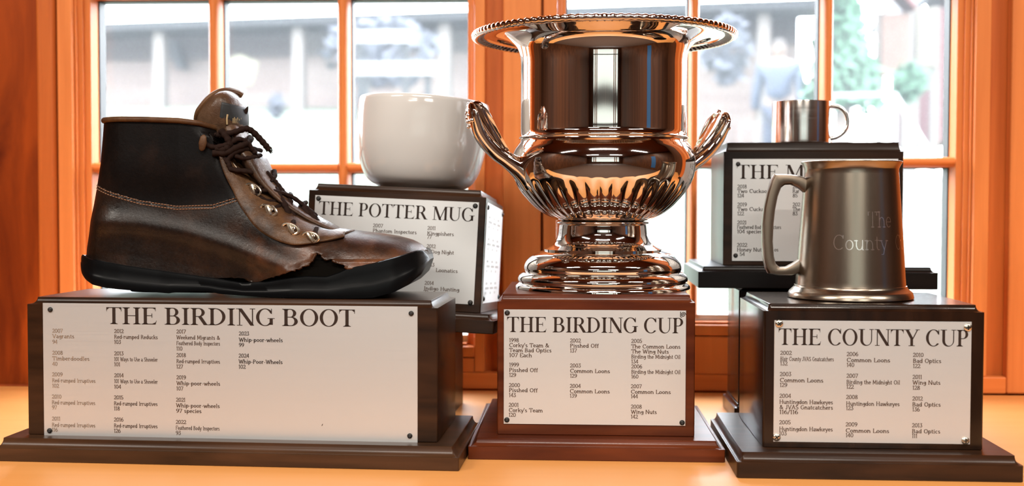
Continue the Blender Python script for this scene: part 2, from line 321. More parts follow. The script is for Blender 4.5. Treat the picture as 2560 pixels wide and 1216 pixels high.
# ------------------------------------------------------------------ pedestals
def round_rect(cx, cy, hw, hd, r, z, n=4):
    pts = []
    for sx, sy, a0 in ((1, -1, -90), (1, 1, 0), (-1, 1, 90), (-1, -1, 180)):
        for i in range(n + 1):
            a = math.radians(a0 + 90 * i / n)
            pts.append((cx + sx * (hw - r) + r * math.cos(a), cy + sy * (hd - r) + r * math.sin(a), z))
    return pts
def cove_block(cx, cy, hw, hd, z0, z1, c, ch, r=0.0012, step=0.0008):
    """upright block whose top edge is cut with a concave cove and a small fillet"""
    R = [round_rect(cx, cy, hw - .0006, hd - .0006, r, z0), round_rect(cx, cy, hw, hd, r, z0 + .0006), round_rect(cx, cy, hw, hd, r, z1 - ch)]
    R.append(round_rect(cx, cy, hw - step, hd - step, r, z1 - ch + .0002))
    for i in range(1, 9):
        t = PI / 2 * i / 8
        R.append(round_rect(cx, cy, hw - step - (c - step) * math.sin(t), hd - step - (c - step) * math.sin(t), r, z1 - (ch - .0002) * math.cos(t) - .0003))
    R.append(round_rect(cx, cy, hw - c - .0004, hd - c - .0004, r, z1))
    return MB().rings(R)
def screw(parent, name, mat, x, y, z, r=0.0021, ang=0.0, side=False):
    m = MB()
    prof = [(r, 0), (r, .0004), (r * .92, .0009), (r * .6, .0013), (r * .2, .0014)]
    R = []
    for rr, h in prof:
        R.append([(rr * math.cos(2*PI*j/14), -h, rr * math.sin(2*PI*j/14)) for j in range(14)])
    m.rings(R)
    # cross slot bars cut dark
    o = m.build(name, mat, parent)
    s = MB()
    for a in (ang, ang + PI / 2):
        ca, sa = math.cos(a), math.sin(a); l, w = r * .62, r * .13
        s.add([(ca*u*l - sa*v*w, -.00146, sa*u*l + ca*v*w) for u, v in ((-1,-1),(1,-1),(1,1),(-1,1))], [(0, 1, 2, 3)])
    n = len(m.v)
    me = o.data
    m2 = MB(); m2.v = m.v + s.v; m2.f = m.f + [tuple(i + n for i in f) for f in s.f]
    me.clear_geometry(); me.from_pydata(m2.v, [], m2.f); me.materials.append(M['screw_black']) if mat is not M['screw_black'] else me.materials.append(M['gasket'])
    for p in me.polygons: p.material_index = 1 if p.index >= len(m.f) else 0
    me.shade_smooth(); me.set_sharp_from_angle(angle=math.radians(50))
    o.location = (x, y, z)
    if side: o.rotation_euler = (0, 0, PI / 2)
    return o
class Pedestal:
    def __init__(s, name, label, loc, rot, w, d, hB, hb, o, c, ch, cb, chb, mblock, mbase, group=None, r=.0012):
        s.root = thing(name, label, 'trophy base', loc, rot, group)
        s.w, s.d, s.top = w, d, hb + hB
        cove_block(0, d / 2, w / 2 + o, d / 2 + o, 0, hb, cb, chb, r).build('plinth', mbase, s.root, angle=25)
        cove_block(0, d / 2, w / 2, d / 2, hb, hb + hB, c, ch, r).build('block', mblock, s.root, angle=25)
        s.mw = s.root.matrix_basis.copy()
        bpy.context.view_layer.update(); s.mw = s.root.matrix_world.copy(); s.inv = s.mw.inverted()
    def hit(s, px, py, y=0.0):
        """(x, z) on the front face for a photograph pixel"""
        o = s.inv @ Vector((0, 0, CAM_Z))
        d = s.inv.to_3x3() @ (R_CAM @ Vector(((px - IMW/2) / FPX, 1.0, -(py - IMH/2) / FPX)))
        q = o + d * ((y - o.y) / d.y); return q.x, q.z
    def plate(s, tl, tr, br, bl, screws, smat, ang=0.4, th=0.0008, rs=.0021):
        c = [s.hit(*p) for p in (tl, tr, br, bl)]
        x0 = (c[0][0] + c[3][0]) / 2; x1 = (c[1][0] + c[2][0]) / 2; z1 = (c[0][1] + c[1][1]) / 2; z0 = (c[2][1] + c[3][1]) / 2
        m = MB(); R = [round_rect(0, 0, 1, 1, .001, 0, 1)]
        m.rings([[(x, y, z) for x, z in ((x0+i, z0+i), (x1-i, z0+i), (x1-i, z1-i), (x0+i, z1-i))] for y, i in ((.0002, 0), (-th + .0002, 0), (-th, .0002))])
        s.pl = m.build('nameplate', M['plate'], s.root, smooth=False)
        s.th = th
        for p in screws:
            x, z = s.hit(*p); screw(s.pl, 'screw', smat, x, -th, z, rs, ang + x * 40)
        return s
    def title(s, text, a, b, cap_px, mat):
        x0, z0 = s.hit(*a); x1, z1 = s.hit(*b); _, zt = s.hit(a[0], a[1] - cap_px)
        m = MB(); letter_mesh(m, text, x0, (z0 + z1) / 2, zt - z0, x1 - x0, True, -s.th - .00015)
        m.build('title_lettering', mat, s.pl, smooth=False)
    def lines(s, name, rows, mat, cap_px=9.8, w=1.3):
        m = MB()
        for px, py, text, wid in rows:
            x, z = s.hit(px, py); _, zt = s.hit(px, py - cap_px); cap = zt - z; x1, _ = s.hit(px + (wid or 0), py)
            letter_mesh(m, text, x, z - cap / 2, cap, (x1 - x) if wid else None, False, -s.th - .00015, w)
        m.build(name, mat, s.pl, smooth=False)

# birding boot pedestal
P = Pedestal('trophy_pedestal', 'wide dark walnut trophy pedestal lettered THE BIRDING BOOT, under the boot', (-.2669, .9167, 0), (0, 0, -.0426), .3371, .1066, .1123, .018, .0198, .0059, .0056, .0059, .0075, M['walnut'], M['walnut_plinth'], 'trophy pedestals with nameplates')
PBOOT = P
P.plate((110, 757.5), (1045.5, 767.5), (1043, 1106.7), (109, 1091), [(127, 774.5), (1028.5, 784), (1025, 1090), (125.5, 1077)], M['screw_black'])
P.title('THE BIRDING BOOT', (266, 812), (889, 815.5), 42, M['ink'])
rr = 'Red-rumped Irruptives'; ww = 'Whip-poor-wheels'; us = '101 Ways to Use a Shoveler'; fb = 'Feathered Body Inspectors'
P.lines('winner_list_lettering', [(132, 827, '2007', 0), (132, 840.5, 'Vagrants', 55), (132, 854.6, '94', 0), (132, 882, '2008', 0), (132, 896, 'Timberdoodles', 93), (132, 909.7, '40', 0),
  (131.5, 936, '2009', 0), (131.5, 951, rr, 108.5), (131.5, 964.5, '102', 0), (131, 991.6, '2010', 0), (131, 1006, rr, 108.5), (131, 1018.6, '97', 0), (131, 1046.7, '2011', 0), (131, 1062, rr, 108.5), (131, 1074.5, '116', 0)], M['ink_faded'])
P.lines('winner_list_lettering', [(286.5, 828, '2012', 0), (286.5, 842, 'Red-rumped Reducks', 109), (286.5, 855, '103', 0), (286.5, 883.6, '2013', 0), (286.5, 898, us, 109), (286.5, 911, '101', 0), (286.5, 938.5, '2014', 0), (286.5, 953, us, 109), (286.5, 966.8, '104', 0),
  (286, 993.7, '2015', 0), (286, 1008.5, rr, 109), (286, 1021.3, '118', 0), (286, 1049, '2016', 0), (286, 1064, rr, 109), (286, 1077, '126', 0)], M['ink_soft'])
P.lines('winner_list_lettering', [(442, 829, '2017', 0), (442, 843.5, 'Weekend Migrants &', 109), (442, 858, fb, 109), (442, 871.5, '110', 0), (442, 888, '2018', 0), (442, 903, rr, 109), (442, 916.5, '127', 0), (442, 943.5, '2019', 0), (442, 958, ww, 109.5), (442, 971.3, '107', 0),
  (441, 999.5, '2021', 0), (441, 1013.5, ww, 109.5), (441, 1027, '97 species', 64), (440.5, 1055, '2022', 0), (440.5, 1069.6, fb, 109.5), (440.5, 1082.3, '93', 0)], M['ink_soft'])
P.lines('winner_list_lettering', [(598, 834, '2023', 0), (598, 849.5, ww, 110), (598, 862.5, '99', 0), (597.5, 889.3, '2024', 0), (597.5, 904, 'Whip-Poor-Wheels', 110), (597.5, 917, '102', 0)], M['ink'])
MB().add([(P.hit(*q)[0], -.00096, P.hit(*q)[1]) for q in ((804.5, 1065), (806, 1065), (808, 1060), (806.5, 1060))], [(0, 1, 2, 3)]).build('scratch', M['ink'], P.pl, smooth=False)

# birding cup pedestal
P = Pedestal('trophy_pedestal', 'red mahogany trophy pedestal lettered THE BIRDING CUP, under the big silver urn', (.0274, .9529, 0), (0, 0, -.0063), .1622, .162, .1164, .0163, .0222, .0040, .006, .0062, .0058, M['mahogany'], M['mahogany'], 'trophy pedestals with nameplates')
PCUP = P
P.plate((1260, 773), (1715.6, 778), (1713, 1065.5), (1258.7, 1060), [(1268.2, 782.5), (1705, 1057), (1267.3, 1050)], M['screw_black'], rs=.0022)
P.title('THE BIRDING CUP', (1267, 830.5), (1709, 833.5), 38, M['ink'])
cl = 'Common Loons'; bm = 'Birding the Midnight Oil'
P.lines('winner_list_lettering', [(1273, 850.5, '1998', 0), (1273, 863, "Corky's Team &", 100), (1273, 875.5, 'Team Bad Optics', 106), (1273, 888, '107 Each', 57), (1273, 912, '1999', 0), (1273, 925, 'Pisshed Off', 72), (1273, 937.5, '129', 0), (1272.5, 963, '2000', 0), (1272.5, 975.5, 'Pisshed Off', 72), (1272.5, 988, '143', 0), (1272, 1012.3, '2001', 0), (1272, 1025.4, "Corky's Team", 85), (1272, 1037.3, '120', 0)], M['ink_soft'])
P.lines('winner_list_lettering', [(1425, 851.5, '2002', 0), (1425, 864.3, 'Pisshed Off', 72), (1425, 876.6, '137', 0), (1425, 914, '2003', 0), (1425, 927.3, cl, 100), (1425, 939.6, '129', 0), (1424.5, 965, '2004', 0), (1424.5, 978, cl, 100), (1424.5, 989.5, '139', 0)], M['ink_soft'])
P.lines('winner_list_lettering', [(1578, 852.6, '2005', 0), (1578, 866.2, 'The Common Loons', 123), (1578, 878.7, 'The Wing Nuts', 94), (1578, 891.5, bm, 123), (1578, 904, '134', 0), (1578, 916.3, '2006', 0), (1578, 929.5, bm, 123), (1578, 941.5, '160', 0), (1577, 966, '2007', 0), (1577, 979.5, cl, 100), (1577, 991, '144', 0), (1577, 1016.8, '2008', 0), (1577, 1029.7, 'Wing Nuts', 65), (1577, 1041.8, '142', 0)], M['ink_soft'])
cx_, cz_ = P.hit(1708, 787)   # curled engraved corner mark
m = MB()
pts = [(cx_ + .0022 * (1 - t / 14) * math.cos(t * .9), -.0010, cz_ + .0022 * (1 - t / 14) * math.sin(t * .9)) for t in range(0, 13)]
m.tube(pts, .00028, 6)
x_, z_ = P.hit(1701, 790); m.tube([(x_ + .0012, -.001, z_ - .0012), (x_, -.001, z_ - .0008), (x_, -.001, z_ + .0034)], .00028, 6)
m.build('corner_curl', M['ink'], P.pl)

# county cup pedestal
P = Pedestal('trophy_pedestal', 'glossy dark trophy pedestal lettered THE COUNTY CUP, under the pewter tankard', (.2383, .8985, 0), (0, 0, -.0139), .1669, .1329, .1112, .0192, .0225, .0049, .0054, .0047, .0068, M['gloss_walnut'], M['walnut'], 'trophy pedestals with nameplates', .0022)
PCTY = P
P.plate((1936.6, 799), (2429.8, 807.4), (2423, 1113.5), (1932, 1103), [(1947.5, 809.5), (2418.5, 819), (2412.5, 1102), (1941, 1093.5)], M['screw_brass'], rs=.0031)
P.title('THE COUNTY CUP', (1945, 861.5), (2421, 867.5), 41, M['ink'])
hh = 'Huntingdon Hawkeyes'; bo = 'Bad Optics'
P.lines('winner_list_lettering', [(1950, 882.3, '2002', 0), (1950, 897, 'Blair County JVAS Gnatcatchers', 134), (1950, 908.7, '132', 0), (1949, 935.3, '2003', 0), (1949, 950.3, cl, 109), (1949, 962.5, '129', 0), (1948, 989.6, '2004', 0), (1948, 1004.5, hh, 134), (1948, 1017.8, '& JVAS Gnatcatchers', 134), (1948, 1030, '116/116', 47), (1947.5, 1055.8, '2005', 0), (1947.5, 1072, hh, 134), (1947.5, 1083.5, '103', 0)], M['ink_soft'], 10.3)
P.lines('winner_list_lettering', [(2116, 885.3, '2006', 0), (2116, 900, cl, 109), (2116, 912.3, '140', 0), (2115.5, 939.5, '2007', 0), (2115.5, 955, bm, 134), (2115.5, 966.8, '122', 0), (2114.5, 992.6, '2008', 0), (2114.5, 1008.8, hh, 134), (2114.5, 1020.3, '123', 0), (2113.5, 1061, '2009', 0), (2113.5, 1076.3, cl, 109), (2113.5, 1088, '140', 0)], M['ink_soft'], 10.3)
P.lines('winner_list_lettering', [(2281.5, 887.4, '2010', 0), (2281.5, 902, bo, 71), (2281.5, 915, '122', 0), (2280.5, 942.5, '2011', 0), (2280.5, 956.3, 'Wing Nuts', 70), (2280.5, 969.5, '128', 0), (2280, 996.4, '2012', 0), (2280, 1011, bo, 71), (2280, 1023.6, '136', 0), (2279, 1063.5, '2013', 0), (2279, 1078, bo, 71), (2279, 1089.8, '111', 0)], M['ink_soft'], 10.3)

# plinth box that carries the small-mug pedestal behind the county cup, and that pedestal
P = Pedestal('trophy_pedestal', 'glossy dark trophy pedestal mostly hidden behind the one lettered THE COUNTY CUP', (.2390, 1.112, 0), (0, 0, 0), .142, .075, .1110, .0172, .004, .003, .003, .003, .004, M['gloss_walnut'], M['gloss_walnut'], None, .002)
P = Pedestal('trophy_pedestal', 'black trophy pedestal lettered THE M, half hidden behind the pewter tankard', (.2382, 1.120, .1285), (0, 0, -.019), .1690, .1113, .1180, .0202, .0259, .0035, .0088, .0052, .0048, M['dark_block'], M['black_wood'], 'trophy pedestals with nameplates')
PM = P
P.plate((1831.6, 397.4), (2246.6, 397.4), (2241, 655), (1829.5, 653), [(1845, 410.5), (1838.8, 639), (2235, 410)], M['screw_black'], rs=.0022)
P.title('THE M', (1841, 447.5), (2010, 447.5), 35, M['ink'])
P.lines('winner_list_lettering', [(1843, 466.7, '2018', 0), (1843, 478, 'Two Cuckoos', 80), (1843, 489.3, '124', 0), (1843, 511.6, '2019', 0), (1843, 523, 'Two Cuckoos', 80), (1843, 534.2, '122', 0), (1842.5, 556.5, '2021', 0), (1842.5, 568, fb, 110), (1842.5, 579, '104 species', 62), (1842, 612.7, '2022', 0), (1842, 624.3, 'Honey Nut', 62), (1935, 624.3, 'os', 0), (1849, 635.6, '54', 0)], M['ink'], 9.4)
P.lines('winner_list_lettering', [(1981, 466.7, '20', 0), (1981, 478, 'Rar', 0), (1981, 489.3, '85', 0), (1981, 511.6, '202', 0), (1981, 523, 'The', 0), (1981, 534.2, '83', 0)], M['ink'], 9.4)

# potter mug pedestal, leaning a little, on a sloped block
POT_LOC, POT_ROT = Vector((-.161, 1.074, .0915)), (-.0633, .0425, -.0628)
Rp = Matrix.Rotation(POT_ROT[2], 3, 'Z') @ Matrix.Rotation(POT_ROT[1], 3, 'Y') @ Matrix.Rotation(POT_ROT[0], 3, 'X')
sb = MB(); low = []; up_ = []
for x, y in ((-.085, .01), (.050, .01), (.050, .13), (-.085, .13)):
    p = POT_LOC + Rp @ Vector((x, y, -.0004)); up_.append(tuple(p)); low.append((p.x, p.y, 0))
sb.rings([low, up_])
sb_o = sb.build('wedge_block', M['walnut'], smooth=False)
tag(sb_o, 'plain brown wooden wedge block under the tilted THE POTTER MUG pedestal', 'block')
P = Pedestal('trophy_pedestal', 'tilted dark walnut trophy pedestal lettered THE POTTER MUG, behind the boot toe', POT_LOC, Rp.to_euler(), .1689, .1391, .1145, .018, .0150, .0063, .0069, .006, .006, M['walnut'], M['walnut'], 'trophy pedestals with nameplates')
PPOT = P
P.plate((788, 487.4), (1197.6, 507), (1185, 765), (776, 738), [(797, 496.5), (1188.5, 515.5), (1176, 757), (785, 730)], M['screw_black'], rs=.0024)
P.title('THE POTTER MUG', (796, 536), (1186, 555.5), 33.5, M['ink'])
P.lines('winner_list_lettering', [(797, 558, '2003', 0)], M['ink_soft'], 9.3)
P.lines('winner_list_lettering', [(933, 564, '2007', 0), (932.5, 576.5, 'Phantom Inspectors', 110), (932, 587, '93', 0)], M['ink_soft'], 9.3)
P.lines('winner_list_lettering', [(1069, 570.3, '2011', 0), (1068.5, 583.3, 'Kingpishers', 67), (1068, 592.5, '77', 0), (1067, 615.5, '2012', 0), (1066.5, 629, '3-Dog Night', 69), (1066, 639, '75', 0), (1064, 661.5, '2013', 0), (1090, 675.5, 'Loonatics', 55), (1062, 707.5, '2014', 0), (1060, 720.6, 'Indigo Hunting', 89), (1059, 731, '77', 0)], M['ink_soft'], 9.3)
# side plate on its right face
xs = P.w / 2; hb_ = .018
m = MB(); y0, y1, z0, z1 = .006, .1335, hb_ + .009, hb_ + .1035
m.add([(xs - .0002, y0, z0), (xs - .0002, y1, z0), (xs - .0002, y1, z1), (xs - .0002, y0, z1), (xs + .0008, y0, z0), (xs + .0008, y1, z0), (xs + .0008, y1, z1), (xs + .0008, y0, z1)], [(0, 3, 2, 1), (4, 5, 6, 7), (0, 1, 5, 4), (1, 2, 6, 5), (2, 3, 7, 6), (3, 0, 4, 7)])
pl2 = m.build('nameplate', M['plate'], P.root, smooth=False)
m = MB()
for i, y in enumerate((.03, .065, .1)):
    for k in range(4):
        for l in range(3):
            ln = (.013, .024, .008)[l]; z = z1 - .014 - k * .021 - l * .0046
            m.add([(xs + .00095, y - .01, z), (xs + .00095, y - .01 + ln, z), (xs + .00095, y - .01 + ln, z + .0022), (xs + .00095, y - .01, z + .0022)], [(0, 1, 2, 3)])
m.build('winner_list_lettering', M['ink_faint'], pl2, smooth=False)
for y, z in ((y0 + .0045, z1 - .0045), (y1 - .0045, z1 - .0045), (y0 + .0045, z0 + .0045), (y1 - .0045, z0 + .0045)):
    screw(pl2, 'screw', M['screw_black'], xs + .0008, y, z, .0024, .3, side=True)
# ------------------------------------------------------------------ silver urn
UY = PCUP.root.location.y + PCUP.d / 2
UX = at(1506, 700, UY).x; US = UY / FPX
U0 = PCUP.top + .0002
def uz(y): return max(wz(y, UY, 1506), U0)
def uprof(l): return [(h * US, uz(y)) for h, y in l]
def smooth_prof(l, per=4): return [(p[0], p[1]) for p in catmull(l, per)]
t = thing('silver_urn', 'large polished silver two-handled urn with flared rim on the mahogany pedestal', 'trophy cup', (UX, UY, 0), (0, 0, 0))
URN = t
foot = [(0, 733), (205, 733), (211, 731)] + smooth_prof([(214, 729), (217, 722), (216, 713), (210, 707.5)]) + smooth_prof([(208, 705.5), (211, 699), (209, 690), (201, 682), (194, 678.5)]) + \
  smooth_prof([(194, 676.5), (196, 668), (192, 655), (181, 642), (167, 633), (152, 628.5)]) + [(146, 626.5), (147, 623)] + smooth_prof([(140, 620), (127, 613), (118, 603), (112, 588), (110, 572), (109, 563)]) + \
  smooth_prof([(110, 561), (115, 559), (115, 555.5), (110, 553.5)]) + [(60, 553)]
foot = [(r * US, wz(y, UY, 1506)) for r, y in foot]
zlow = foot[1][1]
foot = [(r, z - zlow + U0 if z < U0 + .004 and z <= zlow + 1e-6 else max(z, U0)) for r, z in foot]
MB().lathe(foot, 128).build('foot', M['chrome'], t, angle=50)
bowlp = smooth_prof([(100, 554), (118, 549), (141, 538), (162, 524), (180, 507), (200, 484), (214, 463), (222, 447), (226.5, 428), (228, 408), (226, 391), (220, 375), (213, 364), (208, 357)], 6)
def flute(i, r, z, a):
    y = bowlp[i][1]
    k = max(0, min(1, (549 - y) / 14)) * max(0, min(1, (y - 446 - 6 * abs(math.sin(20 * a))) / 30))
    return r - US * 5.2 * k * (1 - abs(math.cos(20 * a))) ** 1.15 + US * 1.4 * k, z
MB().lathe(uprof(bowlp), 480, mod=flute).build('bowl', M['chrome'], t, angle=80)
neck = smooth_prof([(208, 357), (206, 351), (209.5, 348.5), (209.5, 345), (206, 343)], 3) + smooth_prof([(205.5, 330), (205.5, 260), (205.5, 190), (205.5, 158), (208, 138), (214, 121), (226, 108.5), (246, 99), (266, 93.5), (283, 92.5), (296, 94.8)], 6)
def ridge(i, r, z, a):
    q = r / US
    k = max(0, min(1, (q - 296) / 4)) * max(0, min(1, (314 - q) / 3))
    return r, z + US * 2.4 * k * math.cos(120 * a)
MB().lathe(uprof(neck), 160).build('neck', M['chrome'], t, angle=80)
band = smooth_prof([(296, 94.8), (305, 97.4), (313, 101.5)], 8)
MB().lathe(uprof(band), 720, mod=ridge).build('gadroon_band', M['band_silver'], t, angle=80)
rim = smooth_prof([(312.5, 101.2), (319, 102.8), (325, 99.5), (327, 93), (324, 87.5), (316, 86)], 3)
def gad(i, r, z, a):
    return r + US * .8 * math.cos(110 * a), z + US * .9 * math.cos(110 * a) * (1 if bowlp and i > 8 else .4)
MB().lathe(uprof(rim), 660, mod=gad).build('rim', M['chrome'], t, angle=80)
inner = smooth_prof([(317, 86), (290, 88), (255, 93), (228, 103), (212, 116), (204, 135), (202, 180), (202, 335)], 5) + [(190, 344), (120, 346), (0, 346)]
MB().lathe(uprof(inner), 128).build('lining', M['chrome'], t, angle=60)
# handles: path in (distance from axis, y) of the photograph scaled to metres
HP = [(186, 456, 36, 40), (200, 441, 33, 36), (228, 421, 25, 27), (255, 405, 20, 22), (282, 388, 18.5, 21), (308, 364, 18, 22), (328, 338, 17, 26), (340, 312, 14.5, 32), (346, 293, 12, 33), (349, 278, 9, 24), (350, 270, 6, 14), (350, 267, 2, 4)]
for sgn in (-1, 1):
    ang = math.radians(24)
    pth = catmull(HP, 5)
    R = []; n = 20
    for i, (h, y, tn, tw) in enumerate(pth):
        a, b = pth[max(i-1, 0)], pth[min(i+1, len(pth)-1)]
        dx, dz = (b[0] - a[0]), -(b[1] - a[1]); d = math.hypot(dx, dz) or 1; nx, nz = -dz / d, dx / d
        ring = []
        for j in range(n):
            q = 2 * PI * j / n
            rib = 1 + .045 * math.cos(7 * q) * max(0, 1 - i / 16)
            rr = h * US + nx * tn * US * math.cos(q) * rib; zz = uz(y) + nz * tn * US * math.cos(q) * rib; ww_ = tw * US * math.sin(q) * rib
            X = sgn * rr; R_y = ww_
            ca, sa = math.cos(ang), math.sin(ang)
            ring.append((X * ca - R_y * sa, X * sa + R_y * ca, zz))
        R.append(ring if sgn > 0 else ring[::-1])
    hd = MB().rings(R).build('handle', M['chrome'], t, angle=60)
    # leaf scroll on the inside of the upper handle, and berries on its outside
    lf = MB(); LP = [(268, 384, 3, 6), (286, 362, 5, 15), (304, 338, 7, 26), (321, 312, 8, 33), (333, 292, 8, 33), (343, 277, 6, 24), (348, 268, 3, 9)]
    R = []
    for i, (h, y, tn, tw) in enumerate(catmull(LP, 4)):
        ring = []
        for j in range(24):
            q = 2 * PI * j / 24; u = math.sin(q)
            cup = 9 * u * u
            rr = (h - 6 - cup + tn * math.cos(q) * (1 + .25 * math.cos(9 * u * 2))) * US; zz = uz(y) + .35 * tn * math.cos(q) * US + cup * .5 * US
            X = sgn * rr; Yy = tw * u * US
            ring.append((X * math.cos(ang) - Yy * math.sin(ang), X * math.sin(ang) + Yy * math.cos(ang), zz))
        R.append(ring if sgn > 0 else ring[::-1])
    lf.rings(R)
    lf.build('leaf', M['chrome'], hd, angle=60)
    bb = MB(); rnd = random.Random(3)
    for k in range(30):
        f = rnd.random(); h = np.interp(f, [0, .5, 1], [354, 358, 352]); y = np.interp(f, [0, .5, 1], [328, 300, 268]); v = rnd.uniform(-24, 24) * (1 - .5 * f)
        X = sgn * (h + rnd.uniform(-2, 3) - abs(v) * .4) * US; Yy = v * US
        bb.sphere((X * math.cos(ang) - Yy * math.sin(ang), X * math.sin(ang) + Yy * math.cos(ang), uz(y)), rnd.uniform(3.5, 6) * US, 5)
    bb.build('berry_cluster', M['chrome'], hd)

# ------------------------------------------------------------------ white mug on the potter pedestal
cpt = at(1044, 470, 1.143); MS = 1.143 / FPX
base = PPOT.mw @ Vector(((PPOT.inv @ cpt).x, .069, PPOT.top))
MROT = (Matrix.Rotation(-.0628, 3, 'Z') @ Matrix.Rotation(.060, 3, 'Y') @ Matrix.Rotation(-.040, 3, 'X')).to_euler()
t = thing('mug', 'big round white glazed mug standing on the THE POTTER MUG pedestal', 'mug', base + Vector((0, 0, .0016)), MROT)
mp = [(0, 474), (84, 474), (88, 477), (94, 477), (98, 474)] + smooth_prof([(104, 472), (122, 463), (138, 447), (151.5, 417), (161.5, 372), (165, 325), (165.5, 280), (164.5, 262)], 6) + smooth_prof([(163.5, 256), (161, 252.5), (158, 252.5), (156, 256)], 3) + smooth_prof([(156, 280), (155, 330), (151, 375), (140, 415), (120, 448), (90, 462), (0, 464)], 5)
MB().lathe([(h * MS, (477 - y) * MS) for h, y in mp], 128).build('body', M['ceramic'], t, angle=60)
hp = []
for k in range(17):
    a = PI * k / 16
    hp.append((157 + 40 * math.sin(a) ** .8, 335 - 72 * math.cos(a)))
ha = math.radians(180 - 35)
MB().tube([(h * MS * math.cos(ha), h * MS * math.sin(ha), (477 - y) * MS) for h, y in catmull(hp, 2)], 9 * MS, 14, flat=.8, up=(math.sin(ha), -math.cos(ha), 0)).build('handle', M['ceramic'], t)

# ------------------------------------------------------------------ steel mug on the rear pedestal
SY = PM.root.location.y + .048; SS = SY / FPX; sx_ = at(2002, 350, SY).x; sz0 = PM.root.location.z + PM.top + .0002
t = thing('mug', 'small shiny steel mug with loop handle on the THE M pedestal', 'mug', (sx_, SY, sz0))
H_ = wz(256, SY, 2002) - sz0
pr = [(0, 0), (66 * SS, 0), (70 * SS, .0015), (70.5 * SS, .004), (70.5 * SS, H_ - .0008), (70.2 * SS, H_), (68.6 * SS, H_), (68.2 * SS, H_ - .0008), (68 * SS, .003), (0, .002)]
MB().lathe(pr, 96).build('body', M['steel'], t, angle=30)
hp = [(2068, 265.5), (2082, 266), (2095, 269), (2107, 279), (2114, 294), (2115, 310), (2109, 326), (2097, 338), (2083, 345), (2068, 347)]
MB().tube([((x - 2002) * SS, 0, wz(y, SY, 2002) - sz0) for x, y in catmull(hp, 4)], 5.2 * SS, 12, flat=1.35, up=(0, 1, 0)).build('handle', M['steel'], t)

# ------------------------------------------------------------------ pewter tankard
TY = PCTY.root.location.y + .0665; TS = TY / FPX; tx_ = at(2126, 600, TY).x; tz0 = PCTY.top + .0002
t = thing('tankard', 'tapered brushed pewter tankard engraved The County Cup, with angular handle', 'tankard', (tx_, TY, tz0))
def tz(y): return wz(y, TY, 2126) - tz0
ybot = IMH
tp = [(0, .0), (148 * TS, 0), (151 * TS, .0008), (150.5 * TS, .0022)] + [(h * TS, tz(y)) for h, y in smooth_prof([(147, 728), (141, 723), (136, 717.5), (134.5, 713)], 4)] + [(132.5 * TS, tz(712)), (132 * TS, tz(709))]
tp += [(np.interp(y, [425, 709], [112, 132]) * TS, tz(y)) for y in np.linspace(700, 425, 24)]
tp += [(h * TS, tz(y)) for h, y in smooth_prof([(112.5, 423), (115, 417), (119, 410), (121, 407), (120.5, 405), (118, 404.5), (114, 406)], 3)]
tp += [(109 * TS, tz(425)), (127 * TS, tz(700)), (0, tz(704))]
MB().lathe(tp, 128).build('body', M['pewter'], t, angle=35)
ho = [(2016, 447), (2003, 441), (1984, 437.5), (1962, 436), (1937, 436), (1930, 450), (1921, 482), (1913, 520), (1909, 560), (1909, 605), (1912, 648), (1918, 672), (1925, 685), (1950, 689), (1980, 689), (2002, 683)]
hi = [(2016, 487), (2006, 478), (1994, 469), (1979, 462), (1962, 463), (1953, 470), (1945, 492), (1939, 525), (1935.5, 560), (1934, 605), (1937, 642), (1942, 660), (1952, 669), (1968, 668), (1985, 659), (2004, 646)]
m = MB(); R = []
def lin(l, n=3): return [tuple(np.array(l[i]) + (np.array(l[i+1]) - np.array(l[i])) * k / n) for i in range(len(l) - 1) for k in range(n)] + [l[-1]]
for (ax, ay), (bx_, by_) in zip(lin(ho), lin(hi)):
    def pt(u, v):  # u 0 outer..1 inner, v -1..1 thickness
        return ((ax + (bx_ - ax) * u - 2126) * TS, v * .0062, tz(ay + (by_ - ay) * u))
    R.append([pt(0, -.6), pt(.12, -.92), pt(.3, -1), pt(.7, -1), pt(.88, -.92), pt(1, -.6), pt(1, .6), pt(.88, .92), pt(.7, 1), pt(.3, 1), pt(.12, .92), pt(0, .6)])
m.rings(R); m.build('handle', M['pewter_dull'], t, angle=35)
m = MB()
def wrap(x, y, z):
    r = np.interp(z, [tz(709), tz(425)], [132 * TS, 112 * TS]) + .00012
    a = x / (124 * TS); return r * math.sin(a), -r * math.cos(a), z
for txt, x0, base_y, capx, wid in (('The', 2136, 567, 38, 66), ('County', 2059, 621, 36, 128), ('Cup', 2208, 621, 36, 66)):
    off = math.asin(min(.99, (x0 - 2126) / 124)) * 124 * TS
    letter_mesh(m, txt, off, tz(base_y), capx * TS, wid * TS * 1.04, False, 0, .62, wrap)
m.build('engraved_lettering', M['engrave'], t, smooth=False)
